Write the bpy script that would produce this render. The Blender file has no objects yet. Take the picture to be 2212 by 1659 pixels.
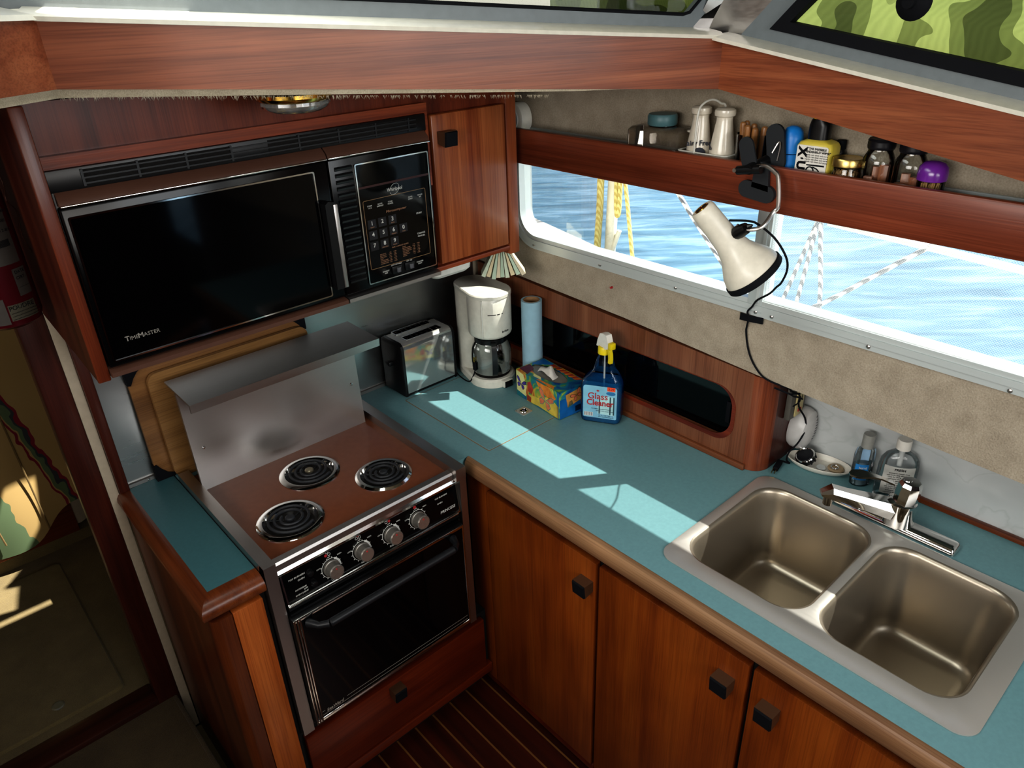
import bpy, bmesh, math, random
from mathutils import Vector, Matrix
random.seed(7)
PI = math.pi
scene = bpy.context.scene
COL = scene.collection

# ------------------------------------------------------------------ helpers: colour, nodes, materials
def lin(h):
    h = h.lstrip('#')
    out = []
    for i in (0, 2, 4):
        c = int(h[i:i+2], 16) / 255
        out.append(c / 12.92 if c <= 0.04045 else ((c + 0.055) / 1.055) ** 2.4)
    return (*out, 1.0)

def newmat(name):
    m = bpy.data.materials.new(name); m.use_nodes = True
    nt = m.node_tree
    for n in list(nt.nodes): nt.nodes.remove(n)
    out = nt.nodes.new('ShaderNodeOutputMaterial')
    return m, nt, out

def N(nt, t, **kw):
    n = nt.nodes.new(t)
    for k, v in kw.items():
        if k.startswith('i_'): n.inputs[k[2:].replace('_', ' ')].default_value = v
        else: setattr(n, k, v)
    return n

def ramp(nt, stops, interp='LINEAR'):
    r = nt.nodes.new('ShaderNodeValToRGB'); cr = r.color_ramp; cr.interpolation = interp
    while len(cr.elements) < len(stops): cr.elements.new(0.5)
    for e, (p, c) in zip(cr.elements, stops): e.position = p; e.color = c
    return r

def coords(nt, scale=(1, 1, 1), rot=(0, 0, 0), loc=(0, 0, 0)):
    tc = nt.nodes.new('ShaderNodeTexCoord'); mp = nt.nodes.new('ShaderNodeMapping')
    mp.inputs['Scale'].default_value = scale; mp.inputs['Rotation'].default_value = rot; mp.inputs['Location'].default_value = loc
    nt.links.new(tc.outputs['Object'], mp.inputs['Vector'])
    return mp.outputs['Vector']

def principled(nt, out, col=None, rough=.5, metal=0, spec=.5, coat=0, trans=0, ior=1.45, alpha=1):
    b = nt.nodes.new('ShaderNodeBsdfPrincipled')
    if col is not None: b.inputs['Base Color'].default_value = col
    b.inputs['Roughness'].default_value = rough; b.inputs['Metallic'].default_value = metal
    b.inputs['Specular IOR Level'].default_value = spec; b.inputs['Coat Weight'].default_value = coat
    b.inputs['Coat Roughness'].default_value = .15
    b.inputs['Transmission Weight'].default_value = trans; b.inputs['IOR'].default_value = ior; b.inputs['Alpha'].default_value = alpha
    nt.links.new(b.outputs[0], out.inputs['Surface'])
    return b

def plain(name, h, rough=.5, metal=0, spec=.5, coat=0, var=.06, scale=60, bump=0):
    """one colour with slight procedural mottling"""
    m, nt, out = newmat(name); c = lin(h) if isinstance(h, str) else h
    b = principled(nt, out, c, rough, metal, spec, coat)
    no = N(nt, 'ShaderNodeTexNoise', i_Scale=scale, i_Detail=3.0)
    nt.links.new(coords(nt), no.inputs['Vector'])
    lo = tuple(x * (1 - var) for x in c[:3]) + (1,); hi = tuple(min(1, x * (1 + var)) for x in c[:3]) + (1,)
    r = ramp(nt, [(.3, lo), (.7, hi)])
    nt.links.new(no.outputs['Fac'], r.inputs[0]); nt.links.new(r.outputs[0], b.inputs['Base Color'])
    if bump:
        bp = N(nt, 'ShaderNodeBump', i_Strength=bump, i_Distance=.002)
        nt.links.new(no.outputs['Fac'], bp.inputs['Height']); nt.links.new(bp.outputs[0], b.inputs['Normal'])
    return m

def wood(name, dark, mid, light, axis='x', rough=.36, coat=.15, across=26, seed=0.0, spec=.4, rot=0):
    m, nt, out = newmat(name)
    b = principled(nt, out, None, rough, 0, spec, coat)
    s = [across] * 3; s['xyz'.index(axis)] = 1.0
    def rc(sc, loc=(0, 0, 0)):
        tc = N(nt, 'ShaderNodeTexCoord'); vr = N(nt, 'ShaderNodeVectorRotate', rotation_type='Z_AXIS'); vr.inputs['Angle'].default_value = rot
        mp = N(nt, 'ShaderNodeMapping'); mp.inputs['Scale'].default_value = sc; mp.inputs['Location'].default_value = loc
        nt.links.new(tc.outputs['Object'], vr.inputs['Vector']); nt.links.new(vr.outputs[0], mp.inputs[0]); return mp.outputs[0]
    v = rc(s, (seed, seed * 1.7, seed * .6))
    n1 = N(nt, 'ShaderNodeTexNoise', i_Scale=1.0, i_Detail=5.0, i_Roughness=.62, i_Distortion=.45)
    nt.links.new(v, n1.inputs['Vector'])
    r1 = ramp(nt, [(.28, lin(dark)), (.5, lin(mid)), (.74, lin(light))])
    nt.links.new(n1.outputs['Fac'], r1.inputs[0])
    s2 = [420] * 3; s2['xyz'.index(axis)] = 6
    n2 = N(nt, 'ShaderNodeTexNoise', i_Scale=1.0, i_Detail=2.0)
    nt.links.new(rc(s2), n2.inputs['Vector'])
    r2 = ramp(nt, [(.36, (.55, .5, .48, 1)), (.55, (1, 1, 1, 1))])
    nt.links.new(n2.outputs['Fac'], r2.inputs[0])
    n3 = N(nt, 'ShaderNodeTexNoise', i_Scale=5.0, i_Detail=2.0)
    nt.links.new(coords(nt), n3.inputs['Vector'])
    r3 = ramp(nt, [(.3, (.8, .78, .76, 1)), (.7, (1.08, 1.05, 1.02, 1))])
    nt.links.new(n3.outputs['Fac'], r3.inputs[0])
    mx = N(nt, 'ShaderNodeMix', data_type='RGBA', blend_type='MULTIPLY'); mx.inputs[0].default_value = .5
    nt.links.new(r1.outputs[0], mx.inputs[6]); nt.links.new(r2.outputs[0], mx.inputs[7])
    mx2 = N(nt, 'ShaderNodeMix', data_type='RGBA', blend_type='MULTIPLY'); mx2.inputs[0].default_value = 1
    nt.links.new(mx.outputs[2], mx2.inputs[6]); nt.links.new(r3.outputs[0], mx2.inputs[7])
    nt.links.new(mx2.outputs[2], b.inputs['Base Color'])
    bp = N(nt, 'ShaderNodeBump', i_Strength=.12, i_Distance=.001)
    nt.links.new(n2.outputs['Fac'], bp.inputs['Height']); nt.links.new(bp.outputs[0], b.inputs['Normal'])
    return m

def fabric(name, c1, c2, scale=300, bump=.5, blot=22):
    m, nt, out = newmat(name)
    b = principled(nt, out, None, .95, 0, .1)
    b.inputs['Sheen Weight'].default_value = .15
    n1 = N(nt, 'ShaderNodeTexNoise', i_Scale=scale, i_Detail=4.0)
    n2 = N(nt, 'ShaderNodeTexNoise', i_Scale=blot, i_Detail=5.0, i_Roughness=.65)
    v = coords(nt); nt.links.new(v, n1.inputs['Vector']); nt.links.new(v, n2.inputs['Vector'])
    ad = N(nt, 'ShaderNodeMath', operation='ADD'); nt.links.new(n1.outputs['Fac'], ad.inputs[0]); nt.links.new(n2.outputs['Fac'], ad.inputs[1])
    hf = N(nt, 'ShaderNodeMath', operation='MULTIPLY'); hf.inputs[1].default_value = .5; nt.links.new(ad.outputs[0], hf.inputs[0])
    r = ramp(nt, [(.36, lin(c1)), (.64, lin(c2))]); nt.links.new(hf.outputs[0], r.inputs[0]); nt.links.new(r.outputs[0], b.inputs['Base Color'])
    bp = N(nt, 'ShaderNodeBump', i_Strength=bump, i_Distance=.003)
    nt.links.new(n1.outputs['Fac'], bp.inputs['Height']); nt.links.new(bp.outputs[0], b.inputs['Normal'])
    return m

def steel(name, h='#a9a7a4', rough=.3, axis='x', var=.05, metal=1.0):
    m, nt, out = newmat(name)
    b = principled(nt, out, lin(h), rough, metal)
    s = [260] * 3; s['xyz'.index(axis)] = 4
    n1 = N(nt, 'ShaderNodeTexNoise', i_Scale=1.0, i_Detail=3.0); nt.links.new(coords(nt, s), n1.inputs['Vector'])
    n2 = N(nt, 'ShaderNodeTexNoise', i_Scale=9.0, i_Detail=4.0); nt.links.new(coords(nt), n2.inputs['Vector'])
    ad = N(nt, 'ShaderNodeMath', operation='ADD'); nt.links.new(n1.outputs['Fac'], ad.inputs[0]); nt.links.new(n2.outputs['Fac'], ad.inputs[1])
    mr = N(nt, 'ShaderNodeMapRange'); mr.inputs[1].default_value = .7; mr.inputs[2].default_value = 1.3
    mr.inputs[3].default_value = max(.02, rough - var); mr.inputs[4].default_value = rough + var
    nt.links.new(ad.outputs[0], mr.inputs[0]); nt.links.new(mr.outputs[0], b.inputs['Roughness'])
    return m

def thin_glass(name, tint=(1, 1, 1, 1), refl=.9, rough=.02, milk=0, milkcol=(.8, .8, .8, 1)):
    m, nt, out = newmat(name)
    tr = N(nt, 'ShaderNodeBsdfTransparent'); tr.inputs[0].default_value = tint
    gl = N(nt, 'ShaderNodeBsdfGlossy'); gl.inputs['Roughness'].default_value = rough
    fr = N(nt, 'ShaderNodeFresnel'); fr.inputs['IOR'].default_value = 1.45
    ml = N(nt, 'ShaderNodeMath', operation='MULTIPLY'); ml.inputs[1].default_value = refl; nt.links.new(fr.outputs[0], ml.inputs[0])
    mx = N(nt, 'ShaderNodeMixShader'); nt.links.new(ml.outputs[0], mx.inputs[0]); nt.links.new(gl.outputs[0], mx.inputs[2])
    if milk:
        df = N(nt, 'ShaderNodeBsdfDiffuse'); df.inputs[0].default_value = milkcol
        no = N(nt, 'ShaderNodeTexNoise', i_Scale=40.0); nt.links.new(coords(nt), no.inputs['Vector'])
        mm = N(nt, 'ShaderNodeMath', operation='MULTIPLY'); mm.inputs[1].default_value = milk * 2; nt.links.new(no.outputs['Fac'], mm.inputs[0])
        m2 = N(nt, 'ShaderNodeMixShader'); nt.links.new(mm.outputs[0], m2.inputs[0])
        nt.links.new(tr.outputs[0], m2.inputs[1]); nt.links.new(df.outputs[0], m2.inputs[2]); nt.links.new(m2.outputs[0], mx.inputs[1])
    else:
        nt.links.new(tr.outputs[0], mx.inputs[1])
    nt.links.new(mx.outputs[0], out.inputs['Surface'])
    return m

# ------------------------------------------------------------------ helpers: geometry
def fr(o, right, up):
    r = Vector(right).normalized(); u = Vector(up).normalized(); n = r.cross(u)
    M = Matrix.Identity(4)
    for i in range(3): M[i][0] = r[i]; M[i][1] = u[i]; M[i][2] = n[i]; M[i][3] = o[i]
    return M
def face_front(o): return fr(o, (1, 0, 0), (0, 0, 1))      # looks towards -y
def face_left(o): return fr(o, (0, -1, 0), (0, 0, 1))       # looks towards -x
def axisM(p0, p1):
    z = (Vector(p1) - Vector(p0)); z.normalize()
    x = z.orthogonal().normalized(); y = z.cross(x)
    M = Matrix.Identity(4)
    for i in range(3): M[i][0] = x[i]; M[i][1] = y[i]; M[i][2] = z[i]; M[i][3] = p0[i]
    return M
def T(x, y, z): return Matrix.Translation((x, y, z))
def RZ(a): return Matrix.Rotation(a, 4, 'Z')

def rrect(x0, x1, y0, y1, r, n=6):
    pts = []
    rs = r if isinstance(r, (list, tuple)) else [r] * 4
    for (cx, cy, a0, rr) in ((x1, y1, 0, rs[0]), (x0, y1, 90, rs[1]), (x0, y0, 180, rs[2]), (x1, y0, 270, rs[3])):
        sx = -1 if cx == x1 else 1; sy = -1 if cy == y1 else 1
        for i in range(n + 1):
            a = math.radians(a0 + 90 * i / n)
            pts.append((cx + sx * rr + rr * math.cos(a), cy + sy * rr + rr * math.sin(a)))
    return pts
def ell(cx, cy, a, b, n=32, rot=0):
    return [(cx + a * math.cos(t) * math.cos(rot) - b * math.sin(t) * math.sin(rot), cy + a * math.cos(t) * math.sin(rot) + b * math.sin(t) * math.cos(rot)) for t in (2 * PI * i / n for i in range(n))]
def smooth_path(pts, k=6):
    P = [Vector(p) for p in pts]; out = []
    for i in range(len(P) - 1):
        a = P[max(i - 1, 0)]; b = P[i]; c = P[i + 1]; d = P[min(i + 2, len(P) - 1)]
        for j in range(k):
            t = j / k
            out.append(.5 * ((2 * b) + (c - a) * t + (2 * a - 5 * b + 4 * c - d) * t * t + (3 * b - a - 3 * c + d) * t ** 3))
    out.append(P[-1]); return out

class MB:
    def __init__(s): s.v = []; s.f = []; s.mi = 0
    def add(s, verts, faces, M=None):
        b = len(s.v)
        for v in verts:
            v = Vector(v); s.v.append(M @ v if M else v)
        for f in faces: s.f.append(([b + i for i in f], s.mi))
        return s
    def addbm(s, bm, M=None):
        bm.verts.index_update()
        s.add([v.co.copy() for v in bm.verts], [[v.index for v in f.verts] for f in bm.faces], M); bm.free(); return s
    def box(s, x0, x1, y0, y1, z0, z1, bev=0, seg=2, M=None):
        bm = bmesh.new(); bmesh.ops.create_cube(bm, size=1)
        for v in bm.verts: v.co = Vector(((x0 + x1) / 2 + v.co.x * (x1 - x0), (y0 + y1) / 2 + v.co.y * (y1 - y0), (z0 + z1) / 2 + v.co.z * (z1 - z0)))
        if bev: bmesh.ops.bevel(bm, geom=list(bm.edges), offset=bev, segments=seg, profile=.5, affect='EDGES')
        return s.addbm(bm, M)
    def loft(s, loops, cap0=True, cap1=True, M=None, closed=True):
        n = len(loops[0]); V = [p for l in loops for p in l]; F = []
        for i in range(len(loops) - 1):
            for j in range(n if closed else n - 1):
                k = (j + 1) % n; F.append([i * n + j, i * n + k, (i + 1) * n + k, (i + 1) * n + j])
        if cap0: F.append(list(range(n))[::-1])
        if cap1: F.append([(len(loops) - 1) * n + j for j in range(n)])
        return s.add(V, F, M)
    def lathe(s, prof, M=None, n=28, cap0=True, cap1=True):
        return s.loft([[(r * math.cos(2 * PI * j / n), r * math.sin(2 * PI * j / n), z) for j in range(n)] for r, z in prof], cap0, cap1, M)
    def cyl(s, p0, p1, r0, r1=None, n=20, bev=0):
        r1 = r0 if r1 is None else r1; L = (Vector(p1) - Vector(p0)).length
        pr = [(r0, 0), (r1, L)] if not bev else [(r0 - bev, 0), (r0, bev), (r1, L - bev), (r1 - bev, L)]
        return s.lathe(pr, axisM(p0, p1), n)
    def tube(s, pts, r, n=8, closed=False, k=0):
        P = smooth_path(pts, k) if k else [Vector(p) for p in pts]
        m = len(P); loops = []; t0 = None; x = None
        for i in range(m):
            if closed: t = (P[(i + 1) % m] - P[i - 1]).normalized()
            else: t = (P[min(i + 1, m - 1)] - P[max(i - 1, 0)]).normalized()
            if x is None: x = t.orthogonal().normalized()
            else:
                x = x - t * x.dot(t)
                x = x.normalized() if x.length > 1e-6 else t.orthogonal().normalized()
            y = t.cross(x); rr = r[i] if isinstance(r, list) else r
            loops.append([P[i] + (x * math.cos(2 * PI * j / n) + y * math.sin(2 * PI * j / n)) * rr for j in range(n)])
        if closed: loops.append(loops[0])
        return s.loft(loops, not closed, not closed)
    def prism(s, poly, h0, h1, M=None):
        return s.loft([[(x, y, h0) for x, y in poly], [(x, y, h1) for x, y in poly]], True, True, M)
    def slab(s, poly, h0, h1, bev, M=None):
        """prism with a small chamfer on the h1 side (convex-ish outline)"""
        cx = sum(p[0] for p in poly) / len(poly); cy = sum(p[1] for p in poly) / len(poly)
        def ins(p):
            d = Vector((p[0] - cx, p[1] - cy)); L = d.length; return (cx + d.x * (L - bev) / L, cy + d.y * (L - bev) / L)
        q = [ins(p) for p in poly]
        return s.loft([[(x, y, h0) for x, y in poly], [(x, y, h1 - bev) for x, y in poly], [(x, y, h1) for x, y in q]], True, True, M)
    def plate(s, outer, holes, h0, h1, M=None):
        """flat plate with holes, between heights h0 and h1"""
        for h in (h0, h1):
            bm = bmesh.new(); es = []
            for loop in [outer] + holes:
                vs = [bm.verts.new((x, y, h)) for x, y in loop]
                es += [bm.edges.new((vs[i], vs[(i + 1) % len(vs)])) for i in range(len(vs))]
            bmesh.ops.triangle_fill(bm, use_beauty=True, use_dissolve=False, edges=es, normal=(0, 0, 1 if h == h1 else -1))
            for f in bm.faces:
                if (f.normal.z > 0) != (h == h1): f.normal_flip()
            s.addbm(bm, M)
            if h0 == h1: return s
        for loop in [outer] + holes:
            s.loft([[(x, y, h0) for x, y in loop], [(x, y, h1) for x, y in loop]], False, False, M)
        return s
    def text(s, txt, size, M, h=.0004, align='CENTER', shear=0, sx=1, bold=0):
        cu = bpy.data.curves.new('lettering', 'FONT'); cu.body = txt; cu.size = size; cu.align_x = align; cu.align_y = 'CENTER'
        cu.extrude = h / 2; cu.shear = shear; cu.resolution_u = 3; cu.offset = bold
        o = bpy.data.objects.new('lettering', cu); COL.objects.link(o)
        dg = bpy.context.evaluated_depsgraph_get(); me = bpy.data.meshes.new_from_object(o.evaluated_get(dg))
        s.add([(v.co.x * sx, v.co.y, v.co.z + h / 2) for v in me.vertices], [list(p.vertices) for p in me.polygons], M)
        bpy.data.objects.remove(o); bpy.data.curves.remove(cu); bpy.data.meshes.remove(me)
        return s

WL = {}          # world location of every object made (no parents are rotated unless local=True is used)
def obj(name, mb, mats, parent=None, loc=None, local=False, flat=False, ang=35):
    if not isinstance(mats, (list, tuple)): mats = [mats]
    base = Vector(loc) if loc is not None else (WL[parent.name].copy() if parent else Vector((0, 0, 0)))
    off = Vector((0, 0, 0)) if local else base
    me = bpy.data.meshes.new(name)
    me.from_pydata([v - off for v in mb.v], [], [f for f, _ in mb.f])
    for m in mats: me.materials.append(m)
    for p, (_, mi) in zip(me.polygons, mb.f): p.material_index = mi; p.use_smooth = not flat
    bm = bmesh.new(); bm.from_mesh(me); bmesh.ops.remove_doubles(bm, verts=bm.verts, dist=1e-6); bmesh.ops.recalc_face_normals(bm, faces=bm.faces); bm.to_mesh(me); bm.free()
    if not flat: me.set_sharp_from_angle(angle=math.radians(ang))
    o = bpy.data.objects.new(name, me); COL.objects.link(o)
    if parent: o.parent = parent
    else: o.location = base
    WL[o.name] = base
    return o
def tag(o, label, cat, group=None, kind=None):
    o['label'] = label; o['category'] = cat
    if group: o['group'] = group
    if kind: o['kind'] = kind
    return o
def thing(name, label, cat, loc=(0, 0, 0), rotz=0, group=None):
    o = bpy.data.objects.new(name, None); COL.objects.link(o); o.location = loc; o.rotation_euler = (0, 0, rotz); o.empty_display_size = .05
    WL[o.name] = Vector(loc)
    return tag(o, label, cat, group)
def struct(name, mb, mats, parent=None, **kw):
    o = obj(name, mb, mats, parent, **kw)
    if not parent: o['kind'] = 'structure'
    return o

# ------------------------------------------------------------------ materials
TEAK_X = wood('teak along x', '#5a2413', '#8a4125', '#ab5c37', 'x')
TEAK_Y = wood('teak along y', '#5a2413', '#8a4125', '#ab5c37', 'y', seed=3)
TEAK_Z = wood('teak upright', '#6a2d17', '#94502f', '#ad6640', 'z', seed=5)
TEAK_DK = wood('dark teak upright', '#33130d', '#451d15', '#55291d', 'z', seed=2)
TEAK_DY = wood('dark teak along y', '#45150c', '#6b2a1a', '#81391f', 'y', seed=8)
CAB_X = wood('cabinet veneer dark', '#441a0f', '#6a2f1c', '#7d3d25', 'z', seed=4, across=16)
LOW_Z = wood('lower cabinet veneer', '#602a0b', '#783a10', '#884817', 'z', seed=6, across=18, coat=.25)
LOW_X = wood('drawer veneer', '#451406', '#5f220b', '#702d12', 'x', seed=7, across=14)
EDGE_Y = wood('counter edge teak', '#624731', '#836146', '#a07f5e', 'y', seed=9, coat=.05, rough=.45)
EDGE_DK = wood('counter edge dark teak', '#4c2210', '#6d3719', '#834a24', 'y', seed=11)
PANEL = wood('locker veneer', '#5c2f1c', '#7d4630', '#8d5539', 'x', seed=12, across=20)
BOARD1 = wood('cutting board maple', '#6d4c2c', '#86603a', '#987046', 'x', across=22, seed=13, coat=0)
BOARD2 = wood('cutting board light maple', '#7c5a36', '#957044', '#a67f52', 'x', across=22, seed=14, coat=0)
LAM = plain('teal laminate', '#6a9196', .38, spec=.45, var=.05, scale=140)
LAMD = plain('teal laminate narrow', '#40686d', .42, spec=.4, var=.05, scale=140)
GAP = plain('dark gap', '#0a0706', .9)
FABW = fabric('hull liner fabric', '#8d8272', '#aa9f8e')
FABS = fabric('soffit fleece', '#a79c86', '#c9bfa8', 500)
CARPET = fabric('beige carpet', '#5f5338', '#766847', 420, .8, 9)
CARPETD = fabric('brown carpet', '#403423', '#54462e', 420, .8, 9)
WHITEG = plain('white gelcoat', '#d8d4c6', .3, coat=.3)
OFFW = plain('off-white panel', '#b3a692', .6)
GREYF = plain('grey window frame paint', '#666d70', .45)
BLACKP = plain('black plastic', '#0b0b0d', .35)
BLACKM = plain('matt black rubber', '#111216', .75, spec=.15)
BLACKG = plain('black glass', '#030304', .06, spec=.3)
BLACKD = plain('black enamel', '#060607', .2, spec=.3)
BROWNM = plain('brown painted metal', '#54392e', .38)
BROWNE = plain('brown enamel', '#76452f', .16, spec=.55, coat=.3)
CHROME = steel('chrome', '#d4d3d0', .08, var=.04)
STEELX = steel('brushed steel x', '#b9b4b0', .36, 'x')
STEELY = steel('brushed steel y', '#b3aeaa', .33, 'y')
STEELS = steel('sink satin steel', '#a59b8c', .33, 'y', var=.03, metal=.8)
STEELR = steel('sink rim brushed steel', '#c9c5bf', .42, 'y', var=.03, metal=.7)
STEELW = steel('backsplash steel', '#aeb0af', .32, 'x')
BRONZE = steel('bronze knob', '#644834', .45, metal=.5)
ALU = steel('window aluminium', '#c3cac9', .45, 'y', var=.05, metal=.35)
BRASS = steel('polished brass', '#d0a850', .15)
SILVER = plain('silver print', '#b9b5ac', .3, metal=.6)
PRINTW = plain('white print', '#c9c9c4', .6)
PRINTT = plain('tan print', '#9a7358', .6)
PRINTR = plain('red print', '#a3262a', .6)
COIL = plain('grey heating coil', '#232427', .5)
DARKST = plain('dark steel body', '#1a1614', .5)
WHITEP = plain('white plastic', '#d3d2c9', .32)
GREYP = plain('light grey plastic', '#b9bbb9', .4)
PAPER = plain('white paper', '#d8d4cc', .8)
LENSW = thin_glass('clear glass', (.93, .95, .95, 1), 1.2)
JAR = thin_glass('jar glass', (.96, .97, .96, 1), 1.6)
WINGL = thin_glass('window glass', (.96, .98, .98, 1), .5)
CERAM = plain('white glazed ceramic', '#d8d3c8', .3, coat=.1)

# floor: teak planks with pale strips along y
def plank_mat():
    m, nt, out = newmat('teak and holly floor')
    b = principled(nt, out, None, .35, coat=.15)
    tc = N(nt, 'ShaderNodeTexCoord'); sp = N(nt, 'ShaderNodeSeparateXYZ'); nt.links.new(tc.outputs['Object'], sp.inputs[0])
    a = N(nt, 'ShaderNodeMath', operation='DIVIDE'); a.inputs[1].default_value = .0655; nt.links.new(sp.outputs['X'], a.inputs[0])
    f = N(nt, 'ShaderNodeMath', operation='FRACT'); nt.links.new(a.outputs[0], f.inputs[0])
    l = N(nt, 'ShaderNodeMath', operation='LESS_THAN'); l.inputs[1].default_value = .085; nt.links.new(f.outputs[0], l.inputs[0])
    n1 = N(nt, 'ShaderNodeTexNoise', i_Scale=1.0, i_Detail=5.0); nt.links.new(coords(nt, (40, 2, 40)), n1.inputs['Vector'])
    r = ramp(nt, [(.3, lin('#2a0e07')), (.7, lin('#45190c'))]); nt.links.new(n1.outputs['Fac'], r.inputs[0])
    mx = N(nt, 'ShaderNodeMix', data_type='RGBA'); nt.links.new(l.outputs[0], mx.inputs[0]); nt.links.new(r.outputs[0], mx.inputs[6]); mx.inputs[7].default_value = lin('#6f4a28')
    nt.links.new(mx.outputs[2], b.inputs['Base Color'])
    return m
FLOORM = plank_mat()

def marble_mat():
    m, nt, out = newmat('white marbled laminate')
    b = principled(nt, out, None, .3, coat=.2)
    n = N(nt, 'ShaderNodeTexNoise', i_Scale=3.2, i_Detail=4.0, i_Roughness=.5, i_Distortion=1.2); nt.links.new(coords(nt, (1, 1, 2.2), (.5, 0, 0)), n.inputs['Vector'])
    r = ramp(nt, [(.38, lin('#b4b8b8')), (.48, lin('#babdbd')), (.5, lin('#b0b4b3')), (.53, lin('#bbbebe')), (.8, lin('#c2c5c5'))]); nt.links.new(n.outputs['Fac'], r.inputs[0])
    nt.links.new(r.outputs[0], b.inputs['Base Color'])
    return m
MARBLE = marble_mat()

def camo_mat():
    m, nt, out = newmat('camouflage cover cloth')
    n = N(nt, 'ShaderNodeTexNoise', i_Scale=6.5, i_Detail=1.2, i_Distortion=.35); nt.links.new(coords(nt, (1, 1.3, 1.3)), n.inputs['Vector'])
    r = ramp(nt, [(0, lin('#343b1f')), (.36, lin('#4f582f')), (.45, lin('#737d48')), (.60, lin('#616a3c')), (.66, lin('#3d4426'))], 'CONSTANT'); nt.links.new(n.outputs['Fac'], r.inputs[0])
    w = N(nt, 'ShaderNodeTexWave', i_Scale=70.0, i_Distortion=2.0); nt.links.new(coords(nt, (1, 1, 1), (.7, .4, 0)), w.inputs['Vector'])
    rw = ramp(nt, [(.0, (.93, .93, .93, 1)), (1, (1.04, 1.04, 1.04, 1))]); nt.links.new(w.outputs['Fac'], rw.inputs[0])
    mx = N(nt, 'ShaderNodeMix', data_type='RGBA', blend_type='MULTIPLY'); mx.inputs[0].default_value = 1
    nt.links.new(r.outputs[0], mx.inputs[6]); nt.links.new(rw.outputs[0], mx.inputs[7])
    tl = N(nt, 'ShaderNodeBsdfTranslucent'); df = N(nt, 'ShaderNodeBsdfDiffuse')
    nt.links.new(mx.outputs[2], tl.inputs[0]); nt.links.new(mx.outputs[2], df.inputs[0])
    ms = N(nt, 'ShaderNodeMixShader'); ms.inputs[0].default_value = .75; nt.links.new(df.outputs[0], ms.inputs[1]); nt.links.new(tl.outputs[0], ms.inputs[2])
    nt.links.new(ms.outputs[0], out.inputs['Surface'])
    return m
CAMO = camo_mat()

def screen_mat():
    m, nt, out = newmat('insect screen mesh')
    ck = N(nt, 'ShaderNodeTexChecker', i_Scale=1.0); nt.links.new(coords(nt, (1, 420, 420)), ck.inputs['Vector'])
    tr = N(nt, 'ShaderNodeBsdfTransparent'); df = N(nt, 'ShaderNodeBsdfTranslucent'); df.inputs[0].default_value = (.85, .87, .87, 1)
    mr = N(nt, 'ShaderNodeMapRange'); mr.inputs[3].default_value = .08; mr.inputs[4].default_value = .30; nt.links.new(ck.outputs['Fac'], mr.inputs[0])
    mx = N(nt, 'ShaderNodeMixShader'); nt.links.new(mr.outputs[0], mx.inputs[0]); nt.links.new(tr.outputs[0], mx.inputs[1]); nt.links.new(df.outputs[0], mx.inputs[2])
    nt.links.new(mx.outputs[0], out.inputs['Surface'])
    return m
SCREEN = screen_mat()

def water_mat():
    m, nt, out = newmat('sea water')
    b = principled(nt, out, None, .12, spec=.5)
    a = math.radians(42)
    tcw = N(nt, 'ShaderNodeTexCoord'); mpw = N(nt, 'ShaderNodeMapping', vector_type='TEXTURE'); mpw.inputs['Scale'].default_value = (.55, .11, 1); mpw.inputs['Rotation'].default_value = (0, 0, -a); nt.links.new(tcw.outputs['Object'], mpw.inputs[0]); v = mpw.outputs[0]
    n1 = N(nt, 'ShaderNodeTexNoise', i_Scale=1.0, i_Detail=4.0, i_Roughness=.55, i_Distortion=.6); nt.links.new(v, n1.inputs['Vector'])
    n2 = N(nt, 'ShaderNodeTexNoise', i_Scale=.5, i_Detail=2.0); nt.links.new(coords(nt), n2.inputs['Vector'])
    r = ramp(nt, [(.3, lin('#3a5361')), (.5, lin('#4e6a7a')), (.68, lin('#70899a'))]); nt.links.new(n1.outputs['Fac'], r.inputs[0])
    mx = N(nt, 'ShaderNodeMix', data_type='RGBA', blend_type='MULTIPLY'); mx.inputs[0].default_value = .6
    r2 = ramp(nt, [(.3, (.75, .8, .85, 1)), (.7, (1.15, 1.12, 1.1, 1))]); nt.links.new(n2.outputs['Fac'], r2.inputs[0])
    nt.links.new(r.outputs[0], mx.inputs[6]); nt.links.new(r2.outputs[0], mx.inputs[7]); nt.links.new(mx.outputs[2], b.inputs['Base Color'])
    bp = N(nt, 'ShaderNodeBump', i_Strength=.25, i_Distance=.05); nt.links.new(n1.outputs['Fac'], bp.inputs['Height']); nt.links.new(bp.outputs[0], b.inputs['Normal'])
    return m
WATER = water_mat()

def rope_mat(name, c1, c2, scale):
    m, nt, out = newmat(name)
    b = principled(nt, out, None, .8)
    w = N(nt, 'ShaderNodeTexWave', i_Scale=scale, i_Distortion=1.5); nt.links.new(coords(nt, (1, 1, 1), (.6, .3, .2)), w.inputs['Vector'])
    r = ramp(nt, [(.35, lin(c1)), (.6, lin(c2))]); nt.links.new(w.outputs['Fac'], r.inputs[0]); nt.links.new(r.outputs[0], b.inputs['Base Color'])
    return m
ROPEY = rope_mat('yellow rope', '#b9a860', '#d8cd8c', 40)
ROPEW = rope_mat('white braided rope', '#6f7078', '#d4d2ce', 28)

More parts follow.
